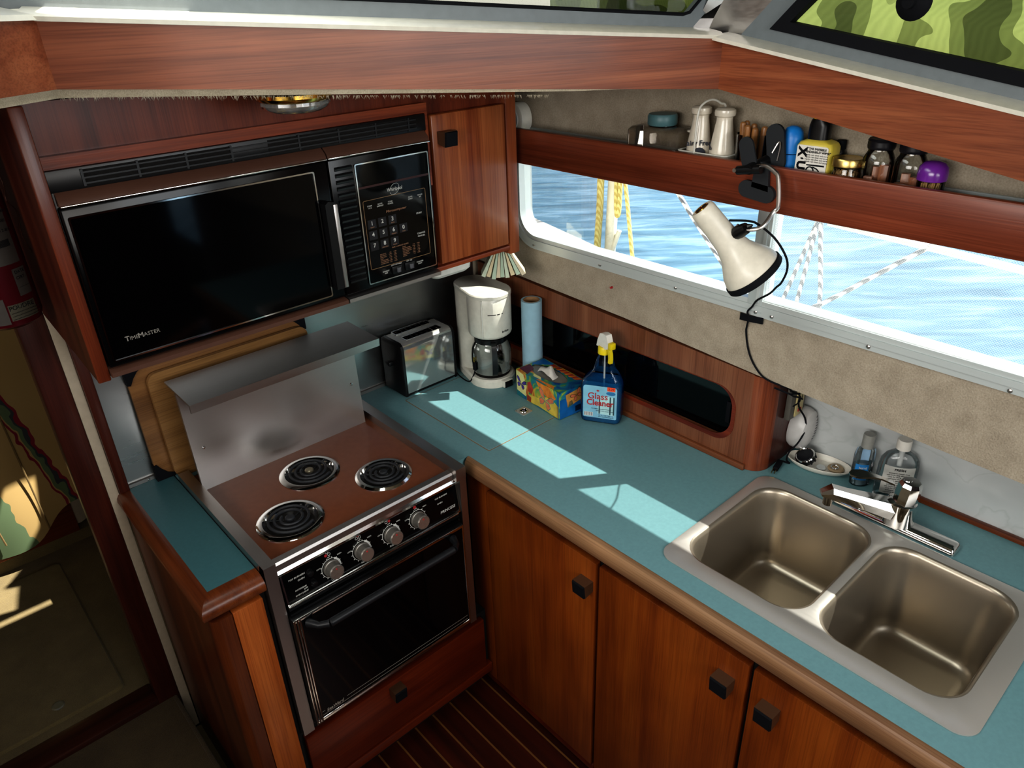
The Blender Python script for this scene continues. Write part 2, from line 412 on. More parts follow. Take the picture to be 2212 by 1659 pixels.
# ================================================================== SETTING
MR = fr((0, 0, 0), (0, 1, 0), (0, 0, 1))            # (u,v,h) -> (h, u, v): plates lying in the hull-side wall
struct('floor', MB().box(.25, 1.66, -2.2, 1.5, -.92, -.88), FLOORM)
struct('floor', MB().box(-1.7, .205, -2.2, 1.80, -.92, -.715), CARPETD)
struct('trim_9', MB().box(.203, .216, -2.2, 1.80, -.90, -.712, .005), CARPETD)
struct('floor', MB().box(.216, .249, -2.2, 1.80, -.92, -.879), CARPET)
struct('floor', MB().box(-1.7, .6, 1.82, 3.2, -.76, -.70), CARPET)                      # raised floor of the forward cabin
w = MB().plate([(-2.2, .14), (.2, .247), (.75, .271), (1.17, .298), (1.83, .325), (1.83, .99), (-2.2, .99)],
               [rrect(.03, 1.574, .447, .703, [.02, .02, .02, .02] if 0 else [.02, .05, .02, .075], 8)], 1.42, 1.44, MR)
struct('wall_right', w, FABW)
struct('wall_right', MB().box(1.32, 1.34, -2.2, -.5, .6, 1.42), OFFW)
struct('wall_back', MB().box(.255, 1.66, 1.81, 1.84, -.88, .99), OFFW)
struct('wall_rear', MB().box(-1.7, 1.5, -2.24, -2.2, -.9, 1.42), CAB_X)
struct('wall_left', MB().box(-1.74, -1.7, -2.2, 1.9, -.9, 1.42), CAB_X)
struct('wall_niche', MB().box(1.61, 1.625, -.6, 1.80, -.02, .29), MARBLE)
hull = MB(); hull.loft([[(1.44, y, .42), (1.462, y, .425), (1.462, y, .41), (1.64, y, .29), (1.64, y, -.9), (1.66, y, -.9), (1.66, y, .30), (1.48, y, .43), (1.44, y, .43)] for y in (-2.2, 1.2)])
hull.loft([[(1.44, y, .42), (1.462, y, .425), (1.462, y, .41), (1.64, y, .29), (1.64, y, -.9), (1.66, y, -.9), (a, y, .30 if a < 1.7 else .33), (b, y, .43), (1.44, y, .43)] for y, a, b in ((1.2, 1.66, 1.48), (1.85, 1.74, 1.64))])
struct('wall_hull', hull, WHITEG)
# forward cabin seen through the doorway
fc = MB().box(.27, .29, 1.85, 2.75, -.7, -.25); struct('wall_forward', fc, CARPET)
fw = MB().box(-1.7, 1.5, 3.2, 3.24, -.8, 1.0); fw.box(1.46, 1.5, 1.85, 3.2, -.8, 1.0); fw.box(-1.74, -1.7, 1.85, 3.2, -.8, 1.0)
struct('wall_forward', fw, OFFW)
struct('ceiling', MB().plate([(-1.7, 1.86), (1.5, 1.86), (1.5, 3.24), (-1.7, 3.24)], [[(.775, 1.9), (.845, 1.88), (.875, 2.0), (.835, 2.02), (.925, 2.13), (.865, 2.22), (.76, 2.21)]], 1.0, 1.03), WHITEG)
hp0 = [Vector((.264, 1.25)) + Vector((.932, -.360)) * s_ + Vector((.360, .932)) * o_ + Vector((.184, -.125)) for s_, o_ in ((.0, .006), (.05, -.004), (.22, .012), (.21, .06), (.0, .06))]  # added roof opening, shaped so sun lands on the left of the ledge
struct('ceiling', MB().plate([(-1.74, -2.24), (1.48, -2.24), (1.48, 1.3), (-1.74, 1.3)], [[(p.x, p.y) for p in hp0]], 1.42, 1.45), OFFW)

# teak fascia running under the windscreen, corner and side
BA, BB, BL, BC, BD = Vector((.264, 1.25, .977)), Vector((1.29, .854, .900)), Vector((-.29, .76, .99)), Vector((1.27, .31, .809)), Vector((1.25, -.35, .70))
def board(p, q, h, t, outward, mat, name, lift=0):
    o = Vector(outward).normalized() * t; up = Vector((0, 0, h)); l = Vector((0, 0, lift))
    m = MB().loft([[a + l, a + o + l, a + o + up + l, a + up + l] for a in (p, q)])
    return struct(name, m, mat)
ndv = Vector((BB.x - BA.x, BB.y - BA.y, 0)).normalized(); nnv = Vector((-ndv.y, ndv.x, 0))
lnv = Vector((BA.y - BL.y, -(BA.x - BL.x), 0)); lnv = Vector((-(BA.y - BL.y), BA.x - BL.x, 0)).normalized()
FASC = wood('fascia teak front', '#663420', '#834a31', '#985d40', 'x', seed=21, across=34, rot=math.radians(21.1))
FASR = wood('fascia teak side', '#6a3520', '#874b2f', '#9d5f3e', 'y', seed=22, across=34)
board(BA, BB, .09, .022, nnv, FASC, 'trim_1')
board(BB, BC, .09, .022, (1, 0, 0), FASR, 'trim_2'); 
board(BC, BD, .09, .022, (1, 0, 0), FASR, 'trim_2')
board(BL, BA, .088, .022, lnv, wood('fascia teak left', '#6b3521', '#834a32', '#9a5f42', 'x', seed=23), 'trim_3')
# fleece soffit between fascia and walls
sf = MB(); dz = Vector((0, 0, -.0125)); up = Vector((0, 0, .012))
def quad(*p): sf.loft([[Vector(a) for a in p], [Vector(a) + up for a in p]])
a_, b_, l_, c_, d_ = BA + nnv * .012 + dz, BB + (nnv + Vector((1, 0, 0))) * .009 + dz, BL + lnv * .012 + dz, BC + Vector((.012, 0, 0)) + dz, BD + Vector((.012, 0, 0)) + dz
b2_ = BA + ndv * .80 + nnv * .012 + Vector((0, 0, -.0605)) ; b3_ = BB + nnv * .02 + Vector((0, 0, .004))
quad(l_, a_, (.264, 1.83, .968), (-.4, 1.83, .975)); quad(a_, b2_, (1.05, 1.83, .93), (.264, 1.83, .968)); quad(b2_, b3_, (1.43, .87, .905), (1.43, 1.83, .91), (1.05, 1.83, .93))
quad(b3_, (1.43, .87, .905), (1.43, .31, .815), c_ + Vector((.012, 0, .015))); quad(c_ + Vector((.012, 0, .015)), (1.43, .31, .815), (1.43, -.35, .71), d_)
for i in range(420):
    k = random.random() * .8; p = BA + (b2_ - BA) * min(k, 1) if k < 1 else BA + (BB - BA) * (k * .73)
    p = Vector((BA.x + (BB.x - BA.x) * k * .86, BA.y + (BB.y - BA.y) * k * .86, BA.z - .0125 - .077 * k * .86)) + nnv * (.010 + random.uniform(0, .006))
    sf.loft([[p + Vector((-.0005, 0, .002)), p + Vector((.0005, 0, .002)), p + Vector((0, .001, .002))], [p + Vector((random.uniform(-.004, .004), random.uniform(-.003, .003), -random.uniform(.001, .0055)))] * 3], True, False)
struct('ceiling', sf, FABS)

# white ledge and window frames above the fascia
def wp(s_, z, off=.05): p = BA + ndv * s_ + nnv * off; return Vector((p.x, p.y, z))
led = MB()
def ztop(s_): return 1.067 - .0695 * s_
led.loft([[wp(s_, ztop(s_) - .004, -.003), wp(s_, ztop(s_) + .002, -.004), wp(s_, ztop(s_) + .008, .008), wp(s_, ztop(s_) + .013, .05), wp(s_, ztop(s_) - .01, .05)] for s_ in (-.02, .3, .7, 1.02, 1.1)])
led.loft([[BL + Vector((0, 0, .087)) + lnv * -.003, BL + Vector((0, 0, .094)), BL + Vector((0, 0, .105)) + lnv * .05, BL + Vector((0, 0, .08)) + lnv * .05],
          [BA + Vector((0, 0, .087)) + lnv * -.003, BA + Vector((0, 0, .094)), BA + Vector((0, 0, .105)) + lnv * .05, BA + Vector((0, 0, .08)) + lnv * .05]])
sd = [(1.10, .9, .995), (.875, 0, .988)]
def ys(y): return .990 + (y - .854) * .1673          # top line of side fascia against y at x = 1.32
led.loft([[(1.268, y + .012, ys(y) - .004), (1.267, y + .01, ys(y) + .002), (1.285, y, ys(y) + .004), (1.32, y, ys(y) + .005), (1.32, y, ys(y) - .01)] for y in (.862, .6, .3, -.35)])
struct('trim_4', led, WHITEG)
MW = fr(wp(0, 0), ndv, (0, 0, 1))                    # windscreen plane, h points towards the cabin
win2 = MB().plate([(-1.0, 1.06), (0, 1.079), (1.065, 1.005), (1.33, 1.253), (1.33, 1.42), (-1.0, 1.42)], [[(-.9, 1.165), (.0, 1.106), (.517, 1.0695), (1.045, 1.029), (1.056, 1.0305), (1.24, 1.21), (1.2, 1.3), (-.9, 1.3)]], -.02, 0, MW)
w2 = struct('window_2', win2, GREYF)
g2 = MB().tube([MW @ Vector((x, z, 0)) for x, z in ((-.6, 1.146), (.0, 1.1055), (.517, 1.069), (1.043, 1.0285), (1.057, 1.0315), (1.24, 1.21))], .0032, 6)
struct('gasket', g2, BLACKM, w2)
struct('pane', MB().plate([(-.9, 1.165), (.517, 1.0695), (1.05, 1.029), (1.24, 1.21), (1.2, 1.3), (-.9, 1.3)], [], -.012, -.012, MW), WINGL, w2)
MS = fr((1.32, 0, 0), (0, -1, 0), (0, 0, 1))         # side window plane, u = -y, h towards the cabin
so = [(-.836, .992), (-.3528, .909), (.5, .76), (.5, 1.42), (-.41, 1.42)]
win3 = MB().plate(so, [[(-.775, 1.002), (-.358, .9305), (.4, .80), (.4, 1.34), (-.44, 1.34)]], -.02, 0, MS)
w3 = struct('window_3', win3, GREYF)
gk = MB().plate([(-.776, 1.002), (-.358, .930), (.4, .80), (.4, 1.34), (-.44, 1.34)], [[(-.738, 1.0135), (-.363, .951), (.38, .825), (.38, 1.31), (-.428, 1.31)]], -.016, .006, MS)
struct('gasket', gk, BLACKM, w3)
struct('pane', MB().plate([(-.745, 1.012), (-.363, .945), (.39, .815), (.39, 1.33), (-.45, 1.33)], [], -.012, -.012, MS), WINGL, w3)
post = MB().loft([[wp(1.045, .985, .055), (1.312, .91, .98), (1.325, .83, .985), (1.34, .90, .985)], [wp(1.08, 1.02, .055), (1.30, .885, 1.02), (1.325, .80, 1.02), (1.34, .88, 1.02)], [wp(1.34, 1.26, .055), (1.30, .74, 1.26), (1.325, .56, 1.26), (1.34, .80, 1.26)]])
struct('trim_5', post, STEELY)
# camouflage cloth outside
cv = MB(); rows = []
for i in range(9):
    row = []
    for j in range(13):
        y = 1.06 - j * .125; z = ys(y) - .035 + i * .06; row.append((1.372 + .008 * math.sin(j * 1.7 + i) + .006 * math.sin(i * 2.1), y, z))
    rows.append(row)
cv.loft(rows, False, False, closed=False)
tag(obj('window_cover', cv, CAMO), 'camouflage cloth cover hung outside the side window at upper right', 'cover')
cv = MB(); rows = []
for i in range(6):
    rows.append([wp(.80 + j * .062, .95 + i * .07, .10 + .008 * math.sin(j * 1.3 + i)) for j in range(6)])
cv.loft(rows, False, False, closed=False)
tag(obj('window_cover', cv, CAMO), 'camouflage cloth cover outside the front windscreen corner at top', 'cover')
kn = MB().lathe([(.0, .0), (.026, .0), (.027, .004), (.02, .012), (.009, .016), (.009, .026), (.0, .027)], fr((1.306, .53, 1.043), (0, -1, 0), (0, 0, 1)), 24, False, False)
tag(obj('suction_cup', kn, BLACKM, loc=(1.306, .53, 1.043)), 'black round suction cup stuck on the side window', 'suction cup')

# hull window over the counter
win1 = MB()
def frame_ring(y0, y1, z0, z1, wd, h0, h1, r, rin): win1.plate(rrect(y0, y1, z0, z1, r, 8), [rrect(y0 + wd, y1 - wd, z0 + wd, z1 - wd, rin, 8)], h0, h1, MR)
frame_ring(-.0, 1.597, .416, .687, .017, 1.4135, 1.42, [.03, .05, .03, .095], [.02, .04, .02, .08])
frame_ring(.012, 1.583, .43, .687, .013, 1.409, 1.4195, [.025, .045, .025, .085], [.02, .04, .02, .075])
frame_ring(.022, 1.572, .442, .752, .012, 1.413, 1.462, [.02, .04, .02, .075], [.015, .035, .015, .065])
win1.box(1.412, 1.4195, .772, .808, .425, .687, .001); win1.box(1.42, 1.455, .772, .808, .448, .735, .002)
win1.box(1.408, 1.42, .779, .786, .45, .687)
win1.box(1.4165, 1.45, .03, .775, .44, .456, .002)
w1 = struct('window_1', win1, ALU)
struct('pane', MB().box(1.4335, 1.4345, .80, 1.565, .45, .74), WINGL, w1)
struct('pane', MB().box(1.4335, 1.4345, .03, .785, .45, .74), WINGL, w1)
struct('insect_screen', MB().plate([(.03, .455), (.777, .455), (.777, .70), (.03, .70)], [], 1.424, 1.424, MR), SCREEN, w1)
for y, z in ((1.504, .4285), (1.25, .427), (1.004, .4265), (.785, .426), (.745, .426), (.53, .424), (.275, .421)):
    struct('screw', MB().lathe([(0, 0), (.0045, 0), (.0042, .002), (.002, .0032), (0, .0034)], face_left((1.4135, y, z)), 12, False, False), STEELY, w1)

tag(obj('mounting_pin', MB().lathe([(0, 0), (.0035, 0), (.0025, .003), (.003, .006), (0, .0065)], face_left((1.4198, 1.211, .3725)), 10, False, False), PRINTR), 'tiny red pin stuck in the fabric below the window', 'pin')
# ================================================================== OUTSIDE
struct('water', MB().box(1.9, 40, -30, 40, -.62, -.6), WATER)
def rope(name, pts, r, mat, label, k=4):
    o = obj(name, MB().tube(pts, r, 8, k=k), mat); return tag(o, label, 'rope', 'ropes outside the window')
rope('rope', [(1.8, 1.59, .9), (1.8, 1.597, .532), (1.805, 1.603, .437), (1.8, 1.607, .25), (1.8, 1.607, -.3)], .0115, ROPEY, 'yellow rope hanging left of the white post outside the window')
rope('rope', [(1.8, 1.54, .9), (1.8, 1.531, .534), (1.8, 1.528, .45), (1.8, 1.523, .428), (1.8, 1.517, .45), (1.8, 1.515, .534), (1.8, 1.51, .9)], .0075, ROPEY, 'short loop of yellow rope right beside the white post outside')
rope('rope', [(1.785, 1.535, .76), (1.785, 1.482, .535), (1.785, 1.438, .29), (1.785, 1.39, .05)], .0065, ROPEY, 'single thin yellow rope hanging right of the yellow loop outside')
rope('rope', [(1.8, 1.47, .74), (1.8, 1.286, .528), (1.8, 1.098, .339), (1.8, .95, .2)], .007, ROPEW, 'white braided rope running down behind the clip lamp shade')
rope('rope', [(1.80, .80, .78), (1.80, .863, .532), (1.80, .925, .301), (1.80, .94, .24)], .0058, ROPEW, 'leftmost white braided rope behind the insect screen')
rope('rope', [(1.782, .83, .78), (1.782, .853, .534), (1.782, .876, .306), (1.782, .886, .24)], .0058, ROPEW, 'middle white braided rope behind the insect screen, second from left')
rope('rope', [(1.765, .85, .78), (1.765, .835, .535), (1.765, .80, .292), (1.765, .77, -.3)], .0058, ROPEW, 'white braided rope hanging nearly straight down behind the insect screen')
rope('rope', [(1.748, .42, .66), (1.748, .585, .531), (1.748, .795, .342), (1.748, .87, .305), (1.748, .94, .275)], .006, ROPEW, 'long slanting white braided rope across the insect screen')
rope('rope', [(1.725, .92, .28), (1.715, .87, .31), (1.72, .84, .29), (1.71, .88, .275), (1.72, .83, .27), (1.71, .81, .30), (1.72, .87, .265), (1.725, .91, .285)], .006, ROPEW, 'knotted bundle of white braided rope at the foot of the screen')
t = thing('stanchion', 'white painted post standing outside the left window pane', 'post', (1.835, 1.59, 0))
obj('post', MB().cyl((1.835, 1.593, -.1), (1.845, 1.570, .85), .019, n=16), WHITEG, t)
obj('brace', MB().cyl((1.825, 1.585, .24), (1.845, 1.55, .365), .008), WHITEG, t)
o = obj('handrail', MB().tube([(1.86, .86, .519), (1.86, .41, .497), (1.86, -.6, .45)], .009, 10), WHITEG); tag(o, 'white handrail running outside along the top of the insect screen', 'handrail')

# ================================================================== DOORWAY, LEFT
struct('door_1', MB().box(.166, .2235, 1.80, 1.85, -.75, .985, .004), TEAK_DK)
struct('trim_6', MB().box(.2235, .247, 1.80, 1.84, -.872, .985, .002), OFFW)
struct('trim_7', MB().box(.247, .2715, 1.787, 1.808, .0, .47, .003), TEAK_DK)
struct('trim_8', MB().box(-1.7, .17, 1.80, 1.885, -.88, -.697, .008), TEAK_DY if 0 else wood('sill teak', '#24100a', '#36170d', '#452012', 'x', seed=31))
ht = thing('floor_hatch', 'carpeted floor hatch with a small round pull in the forward cabin', 'hatch', (-.3, 2.28, -.70))
obj('panel', MB().slab(rrect(-.75, .112, 1.915, 2.655, .02), 0, .010, .006, T(0, 0, -.7)), CARPET, ht)
obj('finger_pull', MB().lathe([(0, 0), (.017, 0), (.017, .002), (.013, .004), (.006, .003), (0, .003)], T(-.053, 1.972, -.69), 20, False, False), plain('pale metal pull', '#8d8a78', .3, metal=.6), ht)
bt = thing('berth', 'low berth with carpeted base and teak front board in the forward cabin', 'berth', (-.2, 2.9, -.70))
obj('base', MB().box(-1.2, .268, 2.745, 3.18, -.70, -.655), CARPET, bt)
obj('front_board', MB().box(-1.2, .215, 2.742, 2.765, -.655, -.53, .003), wood('berth teak', '#4a1f10', '#6b331b', '#7d4125', 'x', seed=33), bt)
obj('mattress', MB().box(-1.2, .26, 2.768, 3.18, -.655, .17, .03), OFFW, bt)
# bedspread hanging over the berth front with a wavy hem
def spread_mat():
    m, nt, out = newmat('tan bedspread with red and green zigzag bands')
    b = principled(nt, out, None, .85, spec=.2)
    tc = N(nt, 'ShaderNodeTexCoord'); sp = N(nt, 'ShaderNodeSeparateXYZ'); nt.links.new(tc.outputs['Object'], sp.inputs[0])
    no = N(nt, 'ShaderNodeTexNoise', i_Scale=26.0, i_Detail=1.0); nt.links.new(coords(nt, (1, .3, .6)), no.inputs['Vector'])
    z1 = N(nt, 'ShaderNodeMath', operation='MULTIPLY_ADD'); z1.inputs[1].default_value = .22; nt.links.new(sp.outputs['Z'], z1.inputs[0]); nt.links.new(sp.outputs['X'], z1.inputs[2])
    z2 = N(nt, 'ShaderNodeMath', operation='MULTIPLY_ADD'); z2.inputs[1].default_value = .05; nt.links.new(no.outputs['Fac'], z2.inputs[0]); nt.links.new(z1.outputs[0], z2.inputs[2])
    mr = N(nt, 'ShaderNodeMapRange'); mr.inputs[1].default_value = -.12; mr.inputs[2].default_value = .28; nt.links.new(z2.outputs[0], mr.inputs[0])
    tan, red, grn, dk = lin('#a58c5d'), lin('#7c2333'), lin('#5d6f52'), lin('#3d4144')
    r = ramp(nt, [(0, grn), (.22, tan), (.575, red), (.60, tan), (.615, grn), (.655, dk), (.675, red), (.70, tan)], 'CONSTANT'); nt.links.new(mr.outputs[0], r.inputs[0])
    nt.links.new(r.outputs[0], b.inputs['Base Color']); return m
bs = MB(); rows = []
nx, nz = 60, 26
for i in range(nz + 1):
    row = []
    for j in range(nx + 1):
        x = -.75 + (1.0) * j / nx
        hem = -.60 + .09 * (1 / (1 + math.exp(-(x - .135) * 40))) - .02 * math.cos(x * 9)
        z = .20 + (hem - .20) * i / nz
        y = 2.722 - .012 * math.sin(x * 21 + .6 * i / nz) * (i / nz) - .012 * math.sin(PI * ((z * 3.2) % 1)) * .8 - .02 * (i / nz)
        if i == 0: y = 2.76
        row.append((x, y, z))
    rows.append(row)
bs.loft(rows, False, False, closed=False)
sm = obj('bedspread', bs, spread_mat()); tag(sm, 'tan quilted bedspread with red and green zigzag band hanging over the berth', 'bedspread')
seam = MB()
for x in (-.06, .11): seam.tube([(x + .05 * (k / 8) * (1 if x < 0 else .3), 2.695 - .012, .1 - .66 * k / 8) for k in range(9)], .003, 6)
obj('seam', seam, plain('seam thread', '#6d5a38', .9), sm)

# fire extinguisher on the cabinet side
t = thing('fire_extinguisher', 'red fire extinguisher with white labels fixed beside the doorway', 'fire extinguisher', (.152, 1.66, .535))
RED = plain('fire extinguisher red', '#450913', .3, coat=.15)
obj('cylinder', MB().lathe([(0, .0), (.04, .0), (.053, .008), (.057, .02), (.057, .33), (.05, .36), (.03, .385), (.02, .39), (0, .39)], T(.152, 1.66, .535), 36, False, False), RED, t)
obj('valve', MB().cyl((.152, 1.66, .922), (.152, 1.66, .985), .017), BLACKP, t)
def arc_label(R, a0, a1, z0, z1, n=14): return MB().loft([[(.152 + R * math.cos(math.radians(a0 + (a1 - a0) * i / n)), 1.66 + R * math.sin(math.radians(a0 + (a1 - a0) * i / n)), z) for i in range(n + 1)] for z in (z0, z1)], False, False, closed=False)
def arc_text(mb, txt, size, a, z, R=.0578):
    an = math.radians(a); mb.text(txt, size, fr((.152 + R * math.cos(an), 1.66 + R * math.sin(an), z), (-math.sin(an), math.cos(an), 0), (0, 0, 1)), .0002)
lab = obj('label', arc_label(.0574, 205, 318, .66, .80), plain('label paper', '#423d38', .7), t)
lt = MB()
for k, tx in enumerate(('IN CASE OF FIRE', 'PULL PIN', 'SQUEEZE LEVER', 'AIM AT BASE', 'UL LISTED 2-B:C')): 
    for a in (250, 292): arc_text(lt, tx, .0072, a, .79 - k * .017)
for i in range(16): an = 282 + i * 1.7; arc_text(lt, '|', .014, an, .70)
obj('lettering', lt, BLACKM, lab)
lab = obj('label', arc_label(.0574, 293, 322, .598, .65), plain('label paper', '#423d38', .7), t)
lt = MB(); arc_text(lt, 'DATE', .009, 307, .643); arc_text(lt, 'CERT.', .008, 306, .632); arc_text(lt, '_____', .009, 307, .618); obj('lettering', lt, BLACKM, lab)
lab = obj('label', arc_label(.0574, 265, 318, .555, .586), plain('label paper worn', '#4a4638', .7), t)
lt = MB()
arc_text(lt, 'POUDRE', .012, 288, .58)
for k in range(3): arc_text(lt, '~~~~~~~~~~', .009, 292, .571 - k * .006)
obj('lettering', lt, BLACKM, lab)
lab = obj('label', arc_label(.0575, 225, 262, .55, .60), plain('label paper', '#423d38', .7), t)
cl = MB().tube([(.205, 1.63, .86), (.213, 1.64, .80), (.208, 1.628, .77), (.222, 1.66, .74), (.214, 1.64, .70), (.224, 1.66, .66)], .0012, 6, k=5); obj('wire_clip', cl, plain('dull copper wire', '#5a3a30', .5, metal=.5), t)
# ================================================================== UPPER CABINET
def square_knob(parent, c, facing, s=.019):
    """square knob: black sloping pad on a bronze block; facing 'y' looks towards -y, 'x' towards -x"""
    M = face_front(c) if facing == 'y' else face_left(c)
    k = MB(); k.loft([[(-s, -s * .6, 0), (s, -s * .6, 0), (s, s * .9, 0), (-s, s * .9, 0)], [(-s, -s * .9, .026), (s, -s * .9, .026), (s, s, .030), (-s, s, .030)]], M=M)
    kn = obj('knob', k, BRONZE, parent)
    p = MB().loft([[(-s * .98, -s * .92, .0262), (s * .98, -s * .92, .0262), (s * .98, s * .94, .0302), (-s * .98, s * .94, .0302)], [(-s * .9, -s * .88, .031), (s * .9, -s * .88, .031), (s * .9, s * .86, .034), (-s * .9, s * .86, .034)]], M=M)
    obj('black_face', p, BLACKM, kn)
    return kn
c = thing('wall_cabinet', 'teak upper cabinet housing the microwave with one door at right', 'cabinet', (.77, 1.62, .455))
obj('side_panel', MB().loft([[(.2235, 1.425, .462), (.2445, 1.425, .458), (.2445, 1.425, .95), (.2235, 1.425, .95)], [(.2235, 1.80, .49), (.2445, 1.80, .49), (.2445, 1.80, .96), (.2235, 1.80, .96)]]), wood('cabinet side teak', '#33130b', '#4b2114', '#5a2b1a', 'z', seed=15, across=16), c)
obj('side_edge', MB().box(.2225, .2455, 1.418, 1.4255, .46, .945, .003), wood('cabinet edge teak', '#4d2012', '#6b301b', '#7d4026', 'z', seed=18), c)
obj('top_panel', MB().box(.2445, 1.296, 1.45, 1.47, .855, .945), CAB_X, c)
obj('top_rail', MB().prism([(.2455, .842), (1.0155, .842), (1.0155, .68), (1.024, .68), (1.024, .863), (.2455, .863)], 0, .017, face_front((0, 1.45, 0))), TEAK_X, c)
obj('carcass', MB().box(1.0155, 1.282, 1.452, 1.80, .464, .855), CAB_X, c)
obj('stile', MB().box(1.262, 1.296, 1.436, 1.47, .452, .90, .002), TEAK_Z, c)
obj('bottom_rail', MB().box(1.0155, 1.285, 1.437, 1.47, .464, .476, .002), wood('rail teak', '#5a2413', '#8a4125', '#ab5c37', 'x', seed=17), c)
d = obj('door', MB().box(1.030, 1.2525, 1.4285, 1.4505, .4835, .8355, .004), wood('cabinet door teak', '#6e3019', '#98552f', '#ae6a41', 'z', seed=16, across=24), c)
square_knob(d, (1.062, 1.4285, .782), 'y', .018)

t = thing('mounted_light', 'small white light fixture under the upper cabinet door', 'light', (1.09, 1.47, .44))
obj('housing', MB().loft([rrect3 for rrect3 in [[(x, y, .4638) for x, y in rrect(1.01, 1.135, 1.44, 1.50, .015)], [(x, y, .45) for x, y in rrect(1.01, 1.135, 1.44, 1.50, .02)], [(x, y, .442) for x, y in rrect(1.02, 1.125, 1.447, 1.493, .018)]]]), WHITEP, t)
# fanned booklet
t = thing('hanging_booklet', 'small booklet hanging pages down under the upper cabinet, leaves fanned', 'booklet', (1.272, 1.50, .45))
pc = [plain('page ' + h, h, .8) for h in ('#c9d3bb', '#d9c9a4', '#b9cbb4', '#d6c9ac', '#aebfa8')]
for i in range(9):
    a = math.radians(-24 + 52 * i / 8 + random.uniform(-2, 2)); L = .080 + random.uniform(-.006, .004)
    M = T(1.272, 1.485, .449) @ RZ(math.radians(-39)) @ T((i - 4) * .0050, 0, 0) @ Matrix.Rotation(-a, 4, 'Y')
    obj('page_block', MB().loft([[(-.0016, 0, 0), (.0016, 0, 0), (.0016, .045, 0), (-.0016, .045, 0)], [(-.0058, 0, -L), (.0058, 0, -L), (.0058, .045, -L), (-.0058, .045, -L)]], M=M), pc[i % 5], t)
obj('cover', MB().box(-.028, .028, 0, .046, .447, .4632, M=T(1.272, 1.485, 0) @ RZ(math.radians(-39))), pc[1], t)

# ================================================================== MICROWAVE
mw = thing('microwave', 'black over-range microwave with brown trim and number keypad', 'microwave', (.626, 1.6, .47))
X0, X1, YF = .246, 1.005, 1.41
obj('body', MB().box(X0, X1, 1.432, 1.79, .474, .84, .003), BLACKP, mw)
v = MB(); v.box(X0, X1 + .008, 1.426, 1.436, .806, .8415, .001)
vg = obj('vent_grille', v, BLACKP, mw)
sl = MB()
for z in (.8145, .8235, .8325): sl.box(.30, .985, 1.4225, 1.427, z - .0014, z + .0014)
for x in (.30, .39, .475, .56, .70, .79, .88, .965): sl.box(x - .002, x + .002, 1.4222, 1.427, .81, .838)
obj('louvre', sl, plain('vent black', '#17181a', .4), vg)
sl = MB()
for a, b in ((.302, .558), (.635, .965)): sl.box(a, b, 1.4252, 1.4262, .811, .837)
obj('opening', sl, GAP, vg)
for a, b in ((X0 + .004, .7465), (.7495, X1 + .002)):
    obj('top_trim', MB().loft([[(x, 1.4255, .8065), (x, 1.412, .795), (x, YF - .001, .787), (x, YF + .006, .7845), (x, 1.43, .7845)] for x in (a, b)]), BROWNM, mw)
    obj('chrome_strip', MB().box(a, b, YF - .0035, YF + .002, .7835, .7868, .001), CHROME, mw)
dr = obj('door', MB().box(X0 + .002, .7465, YF + .001, 1.432, .486, .782, .004), BLACKD, mw)
obj('window', MB().box(.259, .710, YF - .0008, YF + .002, .500, .764), BLACKG, dr)
def ring(x0, x1, z0, z1, w, y0, y1): return MB().plate(rrect(x0, x1, z0, z1, .004, 4), [rrect(x0 + w, x1 - w, z0 + w, z1 - w, .003, 4)], -y1, -y0, face_front((0, 0, 0)))
obj('window_trim', ring(.2555, .7135, .497, .767, .0028, YF - .003, YF + .0015), CHROME, dr)
h = MB().prism([(0, .515), (.0, .70), (.008, .706), (.026, .70), (.026, .515)], .012, .034, face_front((.717, YF + .012, 0)))
hd = obj('handle', h, BLACKP, dr)
obj('chrome_edge', MB().box(.735, .7445, YF - .0235, YF - .0195, .516, .698, .001), STEELX, hd)
obj('lettering', MB().text('T', .0135, face_front((.2895, YF - .0008, .5335)), bold=.0002).text('IME', .0105, face_front((.3015, YF - .0008, .5328))).text('M', .0135, face_front((.3135, YF - .0008, .5335)), bold=.0002).text('ASTER', .0105, face_front((.3335, YF - .0008, .5328))), SILVER, dr)
lv = MB(); lv.box(.7495, X1, YF + .001, 1.432, .486, .782, .003)
cp = obj('control_panel', lv, BLACKD, mw)
sl = MB()
for i in range(19):
    z = .512 + i * .01365; sl.loft([[(x, YF - .001, z), (x, YF - .004, z + .005), (x, YF + .0015, z + .0085), (x, YF + .0015, z)] for x in (.7615, .8025)])
obj('side_louvre', sl, plain('louvre black', '#1b1b1d', .35), cp)
obj('panel_trim', ring(.8075, .9985, .4965, .7655, .0026, YF - .003, YF + .0015), CHROME, cp)
obj('display_window', MB().box(.811, .9955, YF - .0012, YF + .002, .716, .7625), BLACKG, cp)
obj('seam_strip', MB().box(.811, .9955, YF - .0018, YF + .002, .7115, .7160), plain('maroon strip', '#3a1d1c', .3), cp)
obj('key_membrane', MB().box(.811, .9955, YF - .0007, YF + .002, .4995, .7115), BLACKG, cp)
obj('gold_outline', ring(.8175, .984, .529, .685, .0009, YF - .0012, YF - .0006), plain('gold line', '#8d6f4f', .4), cp)
ky = plain('dark key', '#17161a', .4)
keys = [('1', .834, .632), ('2', .861, .632), ('3', .888, .632), ('4', .834, .607), ('5', .861, .607), ('6', .888, .607), ('0', .915, .607), ('7', .834, .582), ('8', .861, .582), ('9', .888, .582)]
for tx, x, z in keys:
    k = obj('key', MB().box(x - .0105, x + .0105, YF - .0012, YF, z - .0105, z + .0095), ky, cp)
    m = MB().text(tx, .0125, face_front((x, YF - .0013, z + .001)), bold=.0002); obj('digit', m, PRINTW, k)
sub = MB()
